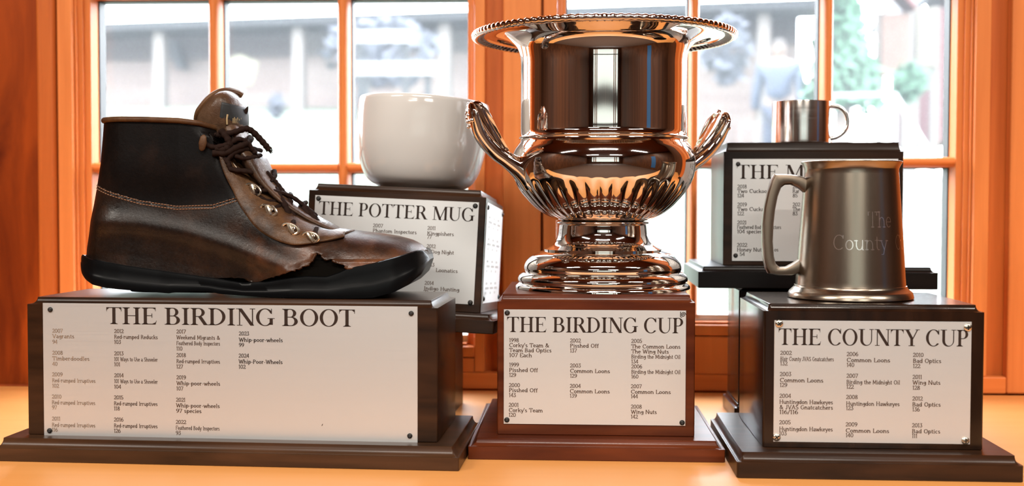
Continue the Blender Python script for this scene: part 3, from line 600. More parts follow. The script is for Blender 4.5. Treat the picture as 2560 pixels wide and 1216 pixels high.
# ------------------------------------------------------------------ the worn boot
BY = PBOOT.root.location.y + .058; BS = BY / FPX
BZ = PBOOT.top
def leather(name, c1, c2, c3, rough, crease=0.35, sc=1.0, spec=.25):
    m, nt, b = new_mat(name)
    tc = node(nt, 'ShaderNodeTexCoord')
    n1 = node(nt, 'ShaderNodeTexNoise'); n1.inputs['Scale'].default_value = 38 * sc; n1.inputs['Detail'].default_value = 7; n1.inputs['Roughness'].default_value = .62
    n2 = node(nt, 'ShaderNodeTexNoise'); n2.inputs['Scale'].default_value = 420 * sc; n2.inputs['Detail'].default_value = 4; n2.inputs['Distortion'].default_value = 1.2
    n3 = node(nt, 'ShaderNodeTexVoronoi', feature='DISTANCE_TO_EDGE'); n3.inputs['Scale'].default_value = 210 * sc
    for n in (n1, n2, n3): nt.links.new(tc.outputs['Object'], n.inputs['Vector'])
    r = ramp(nt, [(.36, c1), (.52, c2), (.72, c3)]); nt.links.new(n1.outputs['Fac'], r.inputs['Fac']); nt.links.new(r.outputs['Color'], b.inputs['Base Color'])
    b.inputs['Specular IOR Level'].default_value = spec
    mr = node(nt, 'ShaderNodeMapRange'); mr.inputs['To Min'].default_value = rough - .1; mr.inputs['To Max'].default_value = rough + .16
    nt.links.new(n2.outputs['Fac'], mr.inputs['Value']); nt.links.new(mr.outputs['Result'], b.inputs['Roughness'])
    ad = node(nt, 'ShaderNodeMath', operation='MULTIPLY_ADD'); ad.inputs[1].default_value = .5
    nt.links.new(n3.outputs['Distance'], ad.inputs[0]); nt.links.new(n2.outputs['Fac'], ad.inputs[2])
    bp = node(nt, 'ShaderNodeBump'); bp.inputs['Strength'].default_value = crease; bp.inputs['Distance'].default_value = .0008
    nt.links.new(ad.outputs['Value'], bp.inputs['Height']); nt.links.new(bp.outputs['Normal'], b.inputs['Normal'])
    return m, nt, b, r
M['shaft_leather'] = leather('dark_shaft_leather', (.0025, .0018, .0018), (.004, .0025, .0022), (.010, .005, .0035), .42, .12, 1, .12)[0]
vm, nt, b, r = leather('worn_vamp_leather', (.0045, .0022, .0016), (.010, .0045, .0026), (.026, .011, .0055), .33, .22, 1, .36)
# the toe is scuffed to a paler red-brown: wear mapped along the boot
tc = node(nt, 'ShaderNodeTexCoord'); sp = node(nt, 'ShaderNodeSeparateXYZ'); nt.links.new(tc.outputs['Object'], sp.inputs[0])
nz = node(nt, 'ShaderNodeTexNoise'); nz.inputs['Scale'].default_value = 30; nz.inputs['Detail'].default_value = 6; nt.links.new(tc.outputs['Object'], nz.inputs['Vector'])
ma = node(nt, 'ShaderNodeMath', operation='MULTIPLY_ADD'); ma.inputs[1].default_value = .16; nt.links.new(nz.outputs['Fac'], ma.inputs[0]); nt.links.new(sp.outputs['X'], ma.inputs[2])
mr = node(nt, 'ShaderNodeMapRange'); mr.inputs['From Min'].default_value = .095; mr.inputs['From Max'].default_value = .19; nt.links.new(ma.outputs['Value'], mr.inputs['Value'])
mx = node(nt, 'ShaderNodeMix', data_type='RGBA'); nt.links.new(mr.outputs['Result'], mx.inputs['Factor']); nt.links.new(r.outputs['Color'], mx.inputs['A'])
r2 = ramp(nt, [(.38, (.022, .009, .005)), (.54, (.070, .027, .012)), (.70, (.17, .058, .021))]); nt.links.new(nz.outputs['Fac'], r2.inputs['Fac']); nt.links.new(r2.outputs['Color'], mx.inputs['B'])
nt.links.new(mx.outputs['Result'], b.inputs['Base Color'])
M['vamp_leather'] = vm
M['tan_leather'] = leather('tan_eyestay_leather', (.028, .013, .006), (.075, .036, .016), (.14, .068, .030), .40, .35)[0]
M['tongue_leather'] = leather('crackled_tongue_leather', (.030, .016, .010), (.075, .040, .023), (.14, .08, .046), .30, .45, .7)[0]
M['collar_leather'] = leather('tan_collar_leather', (.05, .02, .008), (.085, .037, .014), (.14, .065, .027), .5, .2)[0]
M['rubber'] = simple('black_rubber', (.0022, .0025, .003), .34, **{'Specular IOR Level': .13})
M['lining'] = simple('dark_lining', (.002, .0015, .001), .9, **{'Specular IOR Level': .05})
M['lace'] = simple('brown_lace', (.016, .008, .006), .85, **{'Specular IOR Level': .08})
M['thread'] = simple('tan_thread', (.20, .095, .05), .7)
M['label_cloth'] = simple('black_woven_label', (.012, .014, .016), .6)
M['label_text'] = simple('gold_woven_thread', (.42, .30, .16), .6)

BX = at(640, 600, BY).x
X0 = {}
def bx(px): return (px - 640) * BS                 # local to the boot
def bz(py): return wz(py, BY, 640) - BZ
def ipx(x): return 640 + x / BS
def ipy(z): return IMH / 2 + 0  # unused
boot = thing('boot', 'worn brown leather hiking boot with torn toe, standing on its pedestal', 'boot', (BX, BY, BZ))
back = [(300, 263), (315, 262), (350, 259), (420, 252), (480, 241), (540, 229), (600, 218), (625, 213), (640, 211), (665, 210), (690, 216), (706, 235), (716, 262), (724, 300), (735, 330)]
ridge_ = [(330, 565), (345, 574), (362, 584), (400, 602), (440, 634), (470, 662), (500, 694), (530, 738), (555, 782), (572, 815), (578, 850), (583, 895), (587.5, 930), (591, 965), (597, 1003), (606, 1038), (616, 1058), (628, 1072), (642, 1081), (660, 1084), (690, 1072), (715, 1040), (735, 985)]
ridge_x = sorted([(x, y) for y, x in ridge_ if y <= 660])
def W_foot(x): return lerp_tab([(205, 27), (260, 33), (330, 34), (430, 33), (520, 34), (600, 36), (680, 41), (760, 46), (850, 48), (940, 47), (1010, 44), (1085, 40)], x)
def W_shaft(x): return lerp_tab([(250, 33), (330, 36.5), (480, 37), (560, 34), (640, 30), (750, 30)], x)
def ell(t): t = min(1, max(0, t)); return math.sqrt(max(0, 1 - (1 - t) ** 2))
def half_w(x, y, off=0.0):
    """half width (m) of the last at photograph-scale position x, y"""
    s = min(1, max(0, (y - 400) / 200)); s = s * s * (3 - 2 * s)
    B = (W_shaft(x) * (1 - s) + W_foot(x) * s) / 1000
    crease = lerp_tab([(200, 560), (380, 566), (500, 588), (600, 618), (700, 655), (800, 690), (1100, 720)], x)
    B *= 1 + .085 * math.exp(-((y - crease) / 23) ** 2) - .05 * min(1, max(0, (y - crease - 20) / 60)) - .05 * math.exp(-((y - 500) / 45) ** 2) * (1 if x < 640 else max(0, 1 - (x - 640) / 60))
    xb = lerp_tab(back, y); xf = lerp_tab(ridge_, y)
    e = ell((x - xb) / 95) ** .9 * ell((xf - x) / (70 if y > 600 else 60 if y < 350 else 24)) ** .85
    if x > 565 and y < 655:
        zt = lerp_tab(ridge_x, x)
        e *= ell((y - zt) / 105) ** .9
    return max(0.0, B * e) + off
YS = sorted(set(list(np.linspace(312, 560, 42)) + list(np.linspace(560, 600, 34)) + list(np.linspace(600, 735, 40))))
NU = 150
def collar_dip(x): return lerp_tab([(255, 0), (400, 2), (480, 5), (530, 11), (556, 20), (580, 36)], x)
def grid_ring(y, off):
    xb = lerp_tab(back, y) + .5 ; xf = lerp_tab(ridge_, y) - .3
    xb -= off / BS; xf += off / BS
    pts = []
    for k in range(NU + 1):
        u = .5 - .5 * math.cos(PI * k / NU); u = .6 * u + .4 * k / NU
        pts.append(xb + (xf - xb) * u)
    ring = []
    fade = max(0, 1 - (y - 312) / 90)
    for sgn, rng in ((-1, pts[:-1]), (1, pts[:0:-1])):
        for x in rng:
            yy = y + collar_dip(x) * fade
            w = half_w(x, yy if yy < 730 else 730)
            w = w + (off if w > .001 else 0)
            ring.append((x, sgn * max(0, w), yy))
    return ring
def to_loc(p): return (bx(p[0]), p[1], bz(p[2]))
leather_line = [(205, 648), (260, 668), (350, 678), (450, 690), (560, 700), (612, 697), (640, 700), (664, 709), (690, 702), (730, 691), (780, 673), (808, 661), (818, 652), (821, 636), (830, 634), (838, 646), (850, 650), (862, 648), (876, 658), (892, 664), (905, 672), (960, 664), (1020, 648), (1060, 634), (1090, 626)]
rand_top = [(203, 664), (207, 650), (216, 645), (250, 653), (350, 670), (450, 684), (560, 698), (640, 709), (700, 705), (760, 695), (800, 690), (850, 691), (880, 681), (905, 669), (960, 659), (1020, 643), (1060, 630), (1074, 632), (1082, 642), (1087, 656)]
stitch_line = [(200, 470), (248, 474), (300, 492), (380, 514), (470, 527), (560, 524), (622, 505), (700, 480), (1100, 400)]
rnd = random.Random(5); rag = {}
def rag_off(x):
    k = int(x / 5)
    if k not in rag: rag[k] = rnd.uniform(-1.8, 1.8)
    return rag[k] if 600 < x < 915 else 0
def shell(off, keep, name, mat, thick, lift=None, cut=None):
    rings = [grid_ring(y, off) for y in YS]
    n = len(rings[0]); used = {}; mb = MB()
    for i in range(len(rings) - 1):
        for j in range(n):
            q = [(i, j), (i, (j+1) % n), (i+1, (j+1) % n), (i+1, j)]
            c = [sum(rings[a][b_][k] for a, b_ in q) / 4 for k in range(3)]
            if not keep(c[0], min(rings[a][b_][2] for a, b_ in q) if cut else c[2], c[1]): continue
            f = []
            for a, b_ in q:
                if (a, b_) not in used:
                    used[(a, b_)] = len(mb.v); p = rings[a][b_]
                    if cut and p[2] > cut(p[0], p[1]): p = (p[0], p[1], cut(p[0], p[1]))
                    if lift: p = lift(p)
                    mb.v.append(to_loc(p))
                f.append(used[(a, b_)])
            mb.f.append(tuple(f[::-1]))
    o = mb.build(name, mat, boot, angle=70)
    bmesh_fix(o)
    if thick:
        md = o.modifiers.new('thickness', 'SOLIDIFY'); md.thickness = thick; md.offset = -1
    return o
def bmesh_fix(o):
    import bmesh
    b_ = bmesh.new(); b_.from_mesh(o.data); bmesh.ops.remove_doubles(b_, verts=b_.verts, dist=1e-5)
    bmesh.ops.recalc_face_normals(b_, faces=b_.faces); b_.to_mesh(o.data); b_.free()
def lift_edge(p):
    x, w, y = p
    d = lerp_tab(leather_line, x) - y
    k = max(0, 1 - abs(d) / 16) * max(0, 1 - abs(x - 800) / 190)
    return (x, w + (-1 if w < 0 else 1) * .0028 * k * (.7 + .3 * math.sin(x * .21)), y)
shell(0, lambda x, y, w: y < lerp_tab(stitch_line, x) and x < 640, 'shaft', M['shaft_leather'], .0022, None, lambda x, w: lerp_tab(stitch_line, x))
def hem(x, w): return lerp_tab(leather_line, x) + rag_off(x) if w < 0 else lerp_tab(rand_top, x) + 6
shell(0.0002, lambda x, y, w: y < hem(x, w) and (y >= lerp_tab(stitch_line, x) - 6 or x >= 636), 'vamp', M['vamp_leather'], .0018, lift_edge, hem)
shell(-.0034, lambda x, y, w: True, 'lining', M['lining'], 0)
# rubber sole: rand, welt and outsole in one rubber moulding
sole_bot = [(205, 668), (215, 690), (235, 705), (260, 716), (300, 724), (380, 731), (440, 735), (452, 736), (462, 734), (480, 733), (520, 731), (556, 731), (580, 736), (640, 739.5), (720, 741.5), (800, 742.5), (900, 742.5), (960, 741), (1010, 728), (1045, 710), (1070, 688), (1086, 655)]
zfix = None
R = []
xs_ = [204 + 882 * (.5 - .5 * math.cos(PI * k / 160)) for k in range(161)]
def sole_w(x):
    return W_foot(x) / 1000 * ell((x - 202) / 90) ** .8 * ell((1088 - x) / 95) ** .8 + .0022
for x in xs_:
    yt = lerp_tab(rand_top, x); yb = max(lerp_tab(sole_bot, x), yt + 2); w = sole_w(x) * .985
    h = yb - yt
    prof = [(w - .004, yt + 1.0), (w - .0012, yt - .8), (w + .0002, yt + 1.5), (w + .0008, yt + .25 * h), (w + .0004, yt + .52 * h), (w + .0012, yt + .60 * h), (w + .0016, yt + .66 * h), (w + .0016, yt + .9 * h), (w + .001, yb - .5), (w - .002, yb)]
    prof = [(max(.0002, a), c) for a, c in prof]
    R.append([(x, -a, c) for a, c in prof] + [(x, a, c) for a, c in prof[::-1]])
m = MB().rings([[to_loc(p) for p in r_] for r_ in R])
zmin = min(v[2] for v in m.v); m.v = [(a, b_, c - zmin + .0002 if c < .002 and False else c) for a, b_, c in m.v]
sole = m.build('sole', M['rubber'], boot, angle=45)
BOOT_DZ = -zmin + .0003
# collar binding
top = grid_ring(312, .0006)
pts = [to_loc((p[0], p[1], p[2] + 1.5)) for p in top if p[0] < 572]
k0 = max(range(len(top)), key=lambda i: top[i][0])
order = top[k0+1:] + top[:k0]
pts = [to_loc((p[0], p[1], p[2] + 1.0)) for p in order if p[0] < 574][::2]
MB().tube(pts, .0023, 10).build('collar_binding', M['collar_leather'], boot)
# tongue: padded lobe above the collar and the throat under the laces
TL_ = [(548, 352, 60, 20), (553, 330, 62, 23), (557, 312, 62, 25), (562, 293, 56, 26), (568, 274, 46, 26), (572, 258, 37, 24), (574, 246, 26, 19), (575, 238.5, 14, 11), (575, 236, 3, 3)]
m = MB(); R = []
for cx_, cy_, hx, wy in catmull(TL_, 4):
    R.append([(bx(cx_ + hx * math.cos(2*PI*j/32)), wy / 1000 * math.sin(2*PI*j/32), bz(cy_ + .22 * hx * math.cos(2*PI*j/32))) for j in range(32)])
m.rings(R)
TH = [(862, 584, 7, 13), (830, 571, 11, 18), (790, 551, 12, 22), (742, 520, 13, 24), (704, 488, 15, 25), (676, 458, 17, 26), (655, 428, 24, 27), (640, 404, 26, 27), (622, 380, 18, 25), (606, 355, 20, 24), (594, 332, 26, 22), (585, 312, 20, 18)]
R = []; pth = catmull(TH, 4)
for i, (cx_, cy_, hn, wy) in enumerate(pth):
    a, b_ = pth[max(i-1, 0)], pth[min(i+1, len(pth)-1)]; dx, dy = b_[0]-a[0], b_[1]-a[1]; d = math.hypot(dx, dy); nx, ny = -dy/d, dx/d
    if ny > 0: nx, ny = -nx, -ny
    R.append([(bx(cx_ - nx * 6 + nx * hn * math.cos(2*PI*j/28)), wy / 1000 * math.sin(2*PI*j/28), bz(cy_ - ny * 6 + ny * hn * math.cos(2*PI*j/28))) for j in range(28)])
m.rings(R)
tongue = m.build('tongue', M['tongue_leather'], boot, angle=80)
bmesh_fix(tongue)
pth = [(494, 318, .4), (503, 298, .55), (516, 280, .6), (532, 262, .62), (548, 248, .55), (562, 240, .4), (576, 236.5, .1), (590, 240, -.2), (600, 246, -.3)]
MB().tube([(bx(x), -.024 * w_, bz(y)) for x, y, w_ in catmull(pth, 4)], [.0012 + .0016 * min(1, i / 6) for i in range(33)], 8).build('tongue_binding', M['collar_leather'], tongue)
# woven label on the front of the tongue
m = MB(); R = []
for f in np.linspace(0, 1, 12):
    cx_, cy_, hx, wy = [np.interp(278 + 54 * f, [236, 274, 293, 312, 330, 352], [t_[k] for t_ in (TL_[8], TL_[4], TL_[3], TL_[2], TL_[1], TL_[0])]) for k in range(4)]
    R.append([(bx(cx_ + (hx + 1.6) * math.cos(a)), (wy + .7) / 1000 * math.sin(a), bz(272 + 56 * f + .22 * hx * math.cos(a) - 4)) for a in np.linspace(-1.35, .35, 18)])
m.rings(R, False, False, closed=False)
lab = m.build('label', M['label_cloth'], tongue, angle=80); md = lab.modifiers.new('thickness', 'SOLIDIFY'); md.thickness = .0008; md.offset = 1
def tong_pt(px, py, extra=2.2):
    cx_, cy_, hx, wy = [np.interp(py, [236, 274, 293, 312, 330, 352], [t_[k] for t_ in (TL_[8], TL_[4], TL_[3], TL_[2], TL_[1], TL_[0])]) for k in range(4)]
    c = max(-.98, min(.98, (px - cx_) / hx)); return (bx(px), -(wy + extra) / 1000 * math.sqrt(1 - c * c), bz(py))
m = MB()
m.tube([tong_pt(590, 300), tong_pt(588, 310), tong_pt(587, 324)], .0008, 6)
for k in range(6):
    m.tube([tong_pt(600 + 2.6 * k, 309 - k % 2 * 3), tong_pt(599 + 2.6 * k, 320)], .00045, 5)
m.build('label_stitching', M['label_text'], lab)
m = MB(); m.tube([(bx(616), -.004, bz(292)), (bx(621), -.004, bz(284)), (bx(623.5), -.003, bz(276))], [.0022, .0015, .0004], 8); m.build('pull_tab', M['lace'], tongue)
# eyestay strip carrying the rings, both sides
def S(px, py, off, sgn=-1):
    return (bx(px), sgn * (half_w(px, py) + off), bz(py))
EL = [(574, 404), (584, 436), (604, 478), (624, 514), (650, 550), (686, 585), (722, 604), (764, 617), (802, 615), (842, 609), (882, 600)]
ER = [(600, 399), (630, 434), (658, 466), (690, 498), (727, 529), (762, 551), (792, 568), (815, 580), (838, 586), (858, 588), (880, 591)]
for sgn in (-1, 1):
    m = MB(); R = []
    for (lx, ly), (rx, ry) in zip(catmull(EL, 6), catmull(ER, 6)):
        row = []
        for k in range(13):
            f = k / 12; x, y = lx + (rx - lx) * f, ly + (ry - ly) * f
            row.append(S(x, y, .0018 + .0008 * math.sin(f * PI) + .0006 * math.sin(x * .09 + y * .05), sgn))
        R.append(row if sgn < 0 else row[::-1])
    m.rings(R, False, False, closed=False)
    es = m.build('eyestay', M['tan_leather'], boot, angle=80); md = es.modifiers.new('thickness', 'SOLIDIFY'); md.thickness = .0022; md.offset = -1
# toe-cap seam ridge at the throat
m = MB(); m.tube([S(x, y, .0012) for x, y in catmull([(800, 612), (835, 606), (862, 597), (882, 588), (893, 584)], 5)], .0012, 8); m.build('throat_seam', M['tan_leather'], boot)
# double stitching
m = MB()
for dy in (0, 7.5):
    x = 250
    while x < 620:
        y = lerp_tab(stitch_line, x) + dy - 2; x2 = x + 5.0; y2 = lerp_tab(stitch_line, x2) + dy - 2
        m.tube([S(x, y, .0004), S((x + x2)/2, (y + y2)/2, .0009), S(x2, y2, .0004)], .00042, 5); x += 7.6
m.build('stitching', M['thread'], boot)
# lace rings and hooks
for px, py, a in ((655, 484, -.45), (699, 534, -.35), (758, 578, -.3), (806, 598, -.15)):
    m = MB(); c = Vector(S(px, py, .0072)); ca, sa = math.cos(a), math.sin(a)
    def rp(u, v, o=0): return (c.x + (u * ca - v * sa) * BS, c.y - o, c.z + (u * sa + v * ca) * BS)
    m.tube([rp(21 * math.cos(q), 12 * math.sin(q), .0008 * math.cos(q)) for q in np.linspace(0, 2 * PI, 25)], .0011, 8)
    m.tube([rp(-5 - 2, 9, .001), rp(1, 1, .002), rp(8, -8, .001)], .0018, 8)
    m.sphere(rp(1, 1, -.001), .0032, 6)
    m.build('lace_ring', M['screw_brass'], boot)
for px, py, sx, sz, tilt in ((606, 429, 9, 17, .5), (541, 372, 10, 20, -.12)):
    m = MB(); c = Vector(S(px, py, .0022)); R = []
    for f in (-1, -.96, -.75, 0, .75, .96, 1):
        k_ = math.sqrt(max(.02, 1 - abs(f) ** 3)); zz = f * sz
        R.append([(c.x + (sx * k_ * math.cos(q) + zz * math.sin(tilt)) * BS, c.y - .0015 - .0016 * math.sin(q) * k_, c.z - zz * math.cos(tilt) * BS) for q in np.linspace(0, 2*PI, 14, endpoint=False)])
    m.rings(R); m.build('lace_hook', M['pewter_dull'] if px > 600 else M['collar_leather'], boot)
m = MB(); m.sphere((bx(689), -.012, bz(481)), .0034, 7, (1, .6, 1)); m.build('rivet', M['pewter_dull'], boot)
# laces
def lace(name, pts, r=.0022, frayed=False):
    m = MB(); c = catmull(pts, 6)
    m.tube([tuple(p) for p in c], [r * (1 + .12 * math.sin(i * 1.7)) for i in range(len(c))], 9, flat=.75)
    rnd = random.Random(len(pts) * 31 + int(pts[0][0] * 1e5))
    for k in range(40):
        p = Vector(rnd.choice(c)); d = Vector((rnd.uniform(-1, 1), rnd.uniform(-1, 1), rnd.uniform(-1, 1))); d.normalize()
        m.tube([p + d * r * .7, p + d * r * 1.25 + Vector((0, 0, rnd.uniform(-.0006, .0006)))], .00012, 3)
    if frayed:
        p = Vector(c[-1]); d0 = (Vector(c[-1]) - Vector(c[-4])).normalized()
        for k in range(26):
            d = d0 + Vector((rnd.uniform(-.6, .6), rnd.uniform(-.6, .6), rnd.uniform(-.6, .6)))
            m.tube([p - d0 * .001 + Vector((rnd.uniform(-1, 1), rnd.uniform(-1, 1), rnd.uniform(-1, 1))) * r * .7, p + d * .0022], .0003, 4)
    return m.build(name, M['lace'], boot, angle=80)
def C_(px, py, y): return (bx(px), y / 1000, bz(py))
lace('lace', [C_(560, 352, -24), C_(585, 350, -27), (bx(612), -.026, bz(343)), C_(634, 335, -24), C_(648, 340, -22), C_(664, 356, -20), C_(678, 372, -19), C_(689, 386, -18)], .0034, True)
lace('lace', [C_(540, 372, -35), C_(565, 382, -33), C_(595, 374, -30), C_(616, 362, -26), C_(632, 366, -22), C_(646, 384, -19), C_(654, 396, -18)], .0030, True)
lace('lace', [C_(560, 396, -34), C_(590, 396, -31), C_(612, 384, -29), C_(630, 374, -24), C_(634, 364, -14), C_(625, 356, 0), C_(610, 352, 14)], .0036)
lace('lace', [C_(578, 340, -29), C_(592, 356, -30), C_(600, 374, -30), C_(588, 388, -31), C_(566, 386, -32)], .0036)
lace('lace', [C_(586, 408, -30), C_(598, 420, -31), C_(604, 434, -31), C_(630, 438, -29), C_(652, 441, -24), C_(668, 446, -12), C_(676, 446, 6)], .0026)
lace('lace', [C_(592, 416, -30), C_(606, 398, -29), C_(624, 388, -25), C_(640, 384, -14), C_(648, 386, 4)], .0030)
lace('lace', [S(655, 484, .006), C_(672, 478, -22), C_(684, 466, -14), C_(690, 452, -4), C_(680, 436, 8)], .0026)
lace('lace', [S(655, 488, .006), C_(690, 486, -22), C_(718, 492, -16), C_(744, 503, -12), C_(766, 520, -10), C_(786, 536, -10), C_(800, 549, -8)], .0024)
lace('lace', [S(699, 534, .006), C_(716, 524, -22), C_(728, 512, -12), C_(726, 500, 2), C_(716, 494, 14)], .0026)
lace('lace', [C_(735, 510, -14), C_(742, 530, -20), C_(752, 550, -24), S(760, 574, .006)], .0030)
lace('lace', [S(758, 578, .006), C_(778, 560, -16), C_(796, 556, -4), C_(800, 558, 10)], .0024)
lace('lace', [C_(786, 540, -10), C_(798, 556, -14), C_(808, 572, -16), S(812, 592, .005)], .0036)
lace('lace', [C_(674, 440, -10), C_(690, 458, -8), C_(704, 474, -8), C_(720, 492, -10), C_(738, 506, -12)], .0028)
lace('lace', [C_(612, 402, -28), C_(634, 408, -27), C_(650, 404, -20), C_(660, 398, -10)], .0026)
lace('lace', [S(655, 484, .007), C_(668, 500, -27), C_(692, 512, -24), C_(714, 508, -15), C_(726, 498, -4)], .0024)
lace('lace', [S(699, 534, .007), C_(722, 540, -25), C_(744, 536, -17), C_(758, 526, -8), C_(764, 515, 4)], .0026)
lace('lace', [C_(700, 480, -14), C_(716, 502, -20), C_(732, 522, -23), C_(742, 544, -25)], .0028)
lace('lace', [S(758, 578, .007), C_(774, 572, -20), C_(790, 566, -14), C_(800, 560, -6)], .0026)
lace('lace', [C_(770, 526, -10), C_(784, 548, -14), C_(796, 566, -17), C_(806, 584, -19)], .0030)
boot.location.z += BOOT_DZ
# ------------------------------------------------------------------ room
WY = 1.2841                                        # room face of the window wall
FLOOR, CEIL = -0.75, 1.95
XL, XR, YB = -3.2, 3.4, -7.6
def struct(name, mb, mat, parent=None, smooth=False):
    o = mb.build(name, mat, parent, smooth=smooth)
    if parent is None: o['kind'] = 'structure'
    return o
def bev(o, w=.002, n=2):
    md = o.modifiers.new('bevel', 'BEVEL'); md.width = w; md.segments = n; md.limit_method = 'ANGLE'; return o
TOPZ = 0.62
x = lambda px: wx(px, WY + .01)
z = lambda py, px=1280: wz(py, WY + .01, px)
# table
tb = MB().box(-1.0, 1.15, .70, WY - .0005, -.032, 0)
t = thing('table', 'long pale maple table with all the trophies standing on it', 'table', (0, .8, FLOOR))
def at_table(mb): mb.v = [(a, b_ - .8, c - FLOOR) for a, b_, c in mb.v]; return mb
bev(at_table(tb).build('tabletop', M['maple'], t, smooth=False), .003)
for lx in (-.92, 1.07):
    for ly in (.76, 1.22): at_table(MB().box(lx - .03, lx + .03, ly - .03, ly + .03, FLOOR, -.0325)).build('leg', M['maple'], t, smooth=False)
# window wall built round two openings
w1l, w1r, w2l, w2r = x(154), x(1216), x(1355), x(2469)
zb1 = zb2 = z(930, 1280)
B = .07
struct('wall_window_left', MB().box(-.80, x(150), WY + .012, WY + B, FLOOR, CEIL), M['cherry'])
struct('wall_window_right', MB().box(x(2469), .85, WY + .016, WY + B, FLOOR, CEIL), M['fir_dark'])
struct('wall_window_top', MB().box(x(150), x(2469), WY + .012, WY + B, TOPZ, CEIL), M['fir_h'])
struct('wall_window_below', MB().box(x(150), x(2469), WY + .012, WY + B, FLOOR, min(zb1, zb2)), M['fir_h'])
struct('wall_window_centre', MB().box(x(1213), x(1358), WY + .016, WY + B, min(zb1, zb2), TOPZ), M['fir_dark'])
struct('wall_window_far_left', MB().box(XL, -.80, WY + .012, WY + B, FLOOR, CEIL), M['brown_panel'])
struct('wall_window_far_right', MB().box(.85, XR, WY + .012, WY + B, FLOOR, CEIL), M['brown_panel'])
# trim boards on the wall
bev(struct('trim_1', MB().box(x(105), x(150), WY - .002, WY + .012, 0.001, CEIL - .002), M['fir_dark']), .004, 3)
bev(struct('trim_2', MB().box(x(1258), x(1352), WY + .0005, WY + .016, z(926, 1280) + .0005, CEIL - .002), M['fir']), .002)
bev(struct('trim_3', MB().box(x(2516), x(2760), WY + .0005, WY + .0155, .001, CEIL - .002), M['fir']), .002)
bev(struct('trim_4', MB().box(x(152), x(2515), WY + .0005, WY + .012, .001, z(930, 1280)), M['fir_h']), .0015)
bev(struct('trim_5', MB().box(x(-400), x(104), WY + .0002, WY + .0119, -.03, .0012), M['cherry']), .0004)
def window(name, l, r, stile_l, stile_r, cols, zs_bot, sill, rail, label):
    """casement: jamb, sash, rounded bars, dark gasket, glass, insect screen"""
    root = bpy.data.objects.new(name, None); COL.objects.link(root); root['kind'] = 'structure'; root['label'] = label
    zbot, ztop = z(zs_bot, (l + r) / 2), TOPZ - .001
    f = MB()
    f.box(x(l), x(stile_l[0]), WY + .002, WY + .052, rail[1], ztop); f.box(x(stile_r[1]), x(r), WY + .002, WY + .052, rail[1], ztop)
    zg = rail[0] - .016
    f.box(x(stile_l[0]), x(stile_r[1]), WY + .002, WY + .052, zg + .0012, rail[0] - .003)
    f.box(x(stile_l[0]), x(stile_r[1]), WY + .0025, WY + .052, rail[1], zg)
    bev(f.build('jamb', M['fir'], root, smooth=False), .0012)
    oc = MB(); oc.box(x(l), x(l) + .012, WY + .0525, WY + .0695, rail[1], ztop); oc.box(x(r) - .012, x(r), WY + .0525, WY + .0695, rail[1], ztop); oc.box(x(l) + .0125, x(r) - .0125, WY + .0525, WY + .0695, rail[1], rail[0] - .003)
    oc.build('outer_casing', M['cladding'], root, smooth=False)
    s = MB(); g0, g1 = WY + .009, WY + .05
    for a, b_, i in ((stile_l[0], stile_l[1], 0), (stile_r[0], stile_r[1], 1)):
        for q, (dd, yy) in enumerate(((0, 0), (.45, .004), (.8, .008))):
            aa, bb = x(a), x(b_)
            wdt = (bb - aa)
            x0_, x1_ = (aa, bb - dd * wdt) if i == 0 else (aa + dd * wdt, bb)
            s.box(x0_ + .0003, x1_ - .0003, g0 - .007 + (2 - q) * .005 if False else g0 + (.010 - q * .005), g1, rail[0] - .0025, ztop)
    s.box(x(stile_l[1]), x(stile_r[0]), g0, g1, rail[0] - .0025, sill[1])
    bev(s.build('sash', M['fir'], root, smooth=False), .0015)
    MB().box(x(stile_l[1]) + .0002, x(stile_r[0]) - .0002, g0 + .014, g1 + .015, sill[1] + .0003, sill[0]).build('sill_strip', M['white_sill'], root, smooth=False)
    def bar_prof(w, d): return [(w * math.cos(a), -d * math.sin(a)) for a in np.linspace(0, PI, 11)] + [(-w, .012), (w, .012)]
    yb = WY + .030
    zrow = [wz(405.5 + 14, WY + .03, (l + r) / 2) if l < 1000 else wz(405.5, WY + .03, (l + r) / 2)]
    pane_h = .198
    zrow.append(zrow[0] + pane_h); zrow = [q for q in zrow if q < ztop]
    for c0, c1 in cols:
        cx_, hw = (x(c0) + x(c1)) / 2, (x(c1) - x(c0)) / 2
        m = MB(); R = [[(cx_ + u, yb + v, zz) for u, v in bar_prof(hw, .013)] for zz in (sill[0], ztop)]
        m.rings(R); m.build('muntin', M['fir'], root, angle=50)
    edges = [stile_l[1]] + [q for c in cols for q in c] + [stile_r[0]]
    for zz in zrow:
        for k in range(0, len(edges), 2):
            hw = .0057; m = MB()
            m.rings([[(xx, yb + v * .9, zz + u) for u, v in bar_prof(hw, .011)] for xx in (x(edges[k]) - .001, x(edges[k+1]) + .001)]); m.build('muntin', M['fir_h'], root, angle=50)
    gk = MB(); gd = .0035
    zl = [sill[0]] + [v for q in sorted(zrow) for v in (q - .0057, q + .0057)] + [ztop]
    for k in range(0, len(edges), 2):
        a, b_ = x(edges[k]), x(edges[k+1])
        for j in range(0, len(zl), 2):
            gk.box(a - .003, a + .0012, yb + .012, yb + .030, zl[j], zl[j+1]); gk.box(b_ - .0012, b_ + .003, yb + .012, yb + .030, zl[j], zl[j+1])
            gk.box(a, b_, yb + .012, yb + .030, zl[j+1] - .001, zl[j+1] + .002)
    gk.build('gasket', M['gasket'], root, smooth=False)
    MB().box(x(edges[0]), x(edges[-1]), yb + .020, yb + .024, sill[0], ztop).build('glass_pane', M['glass'], root, smooth=False)
    ex0, ex1 = x(l) + .0122, x(r) - .0122
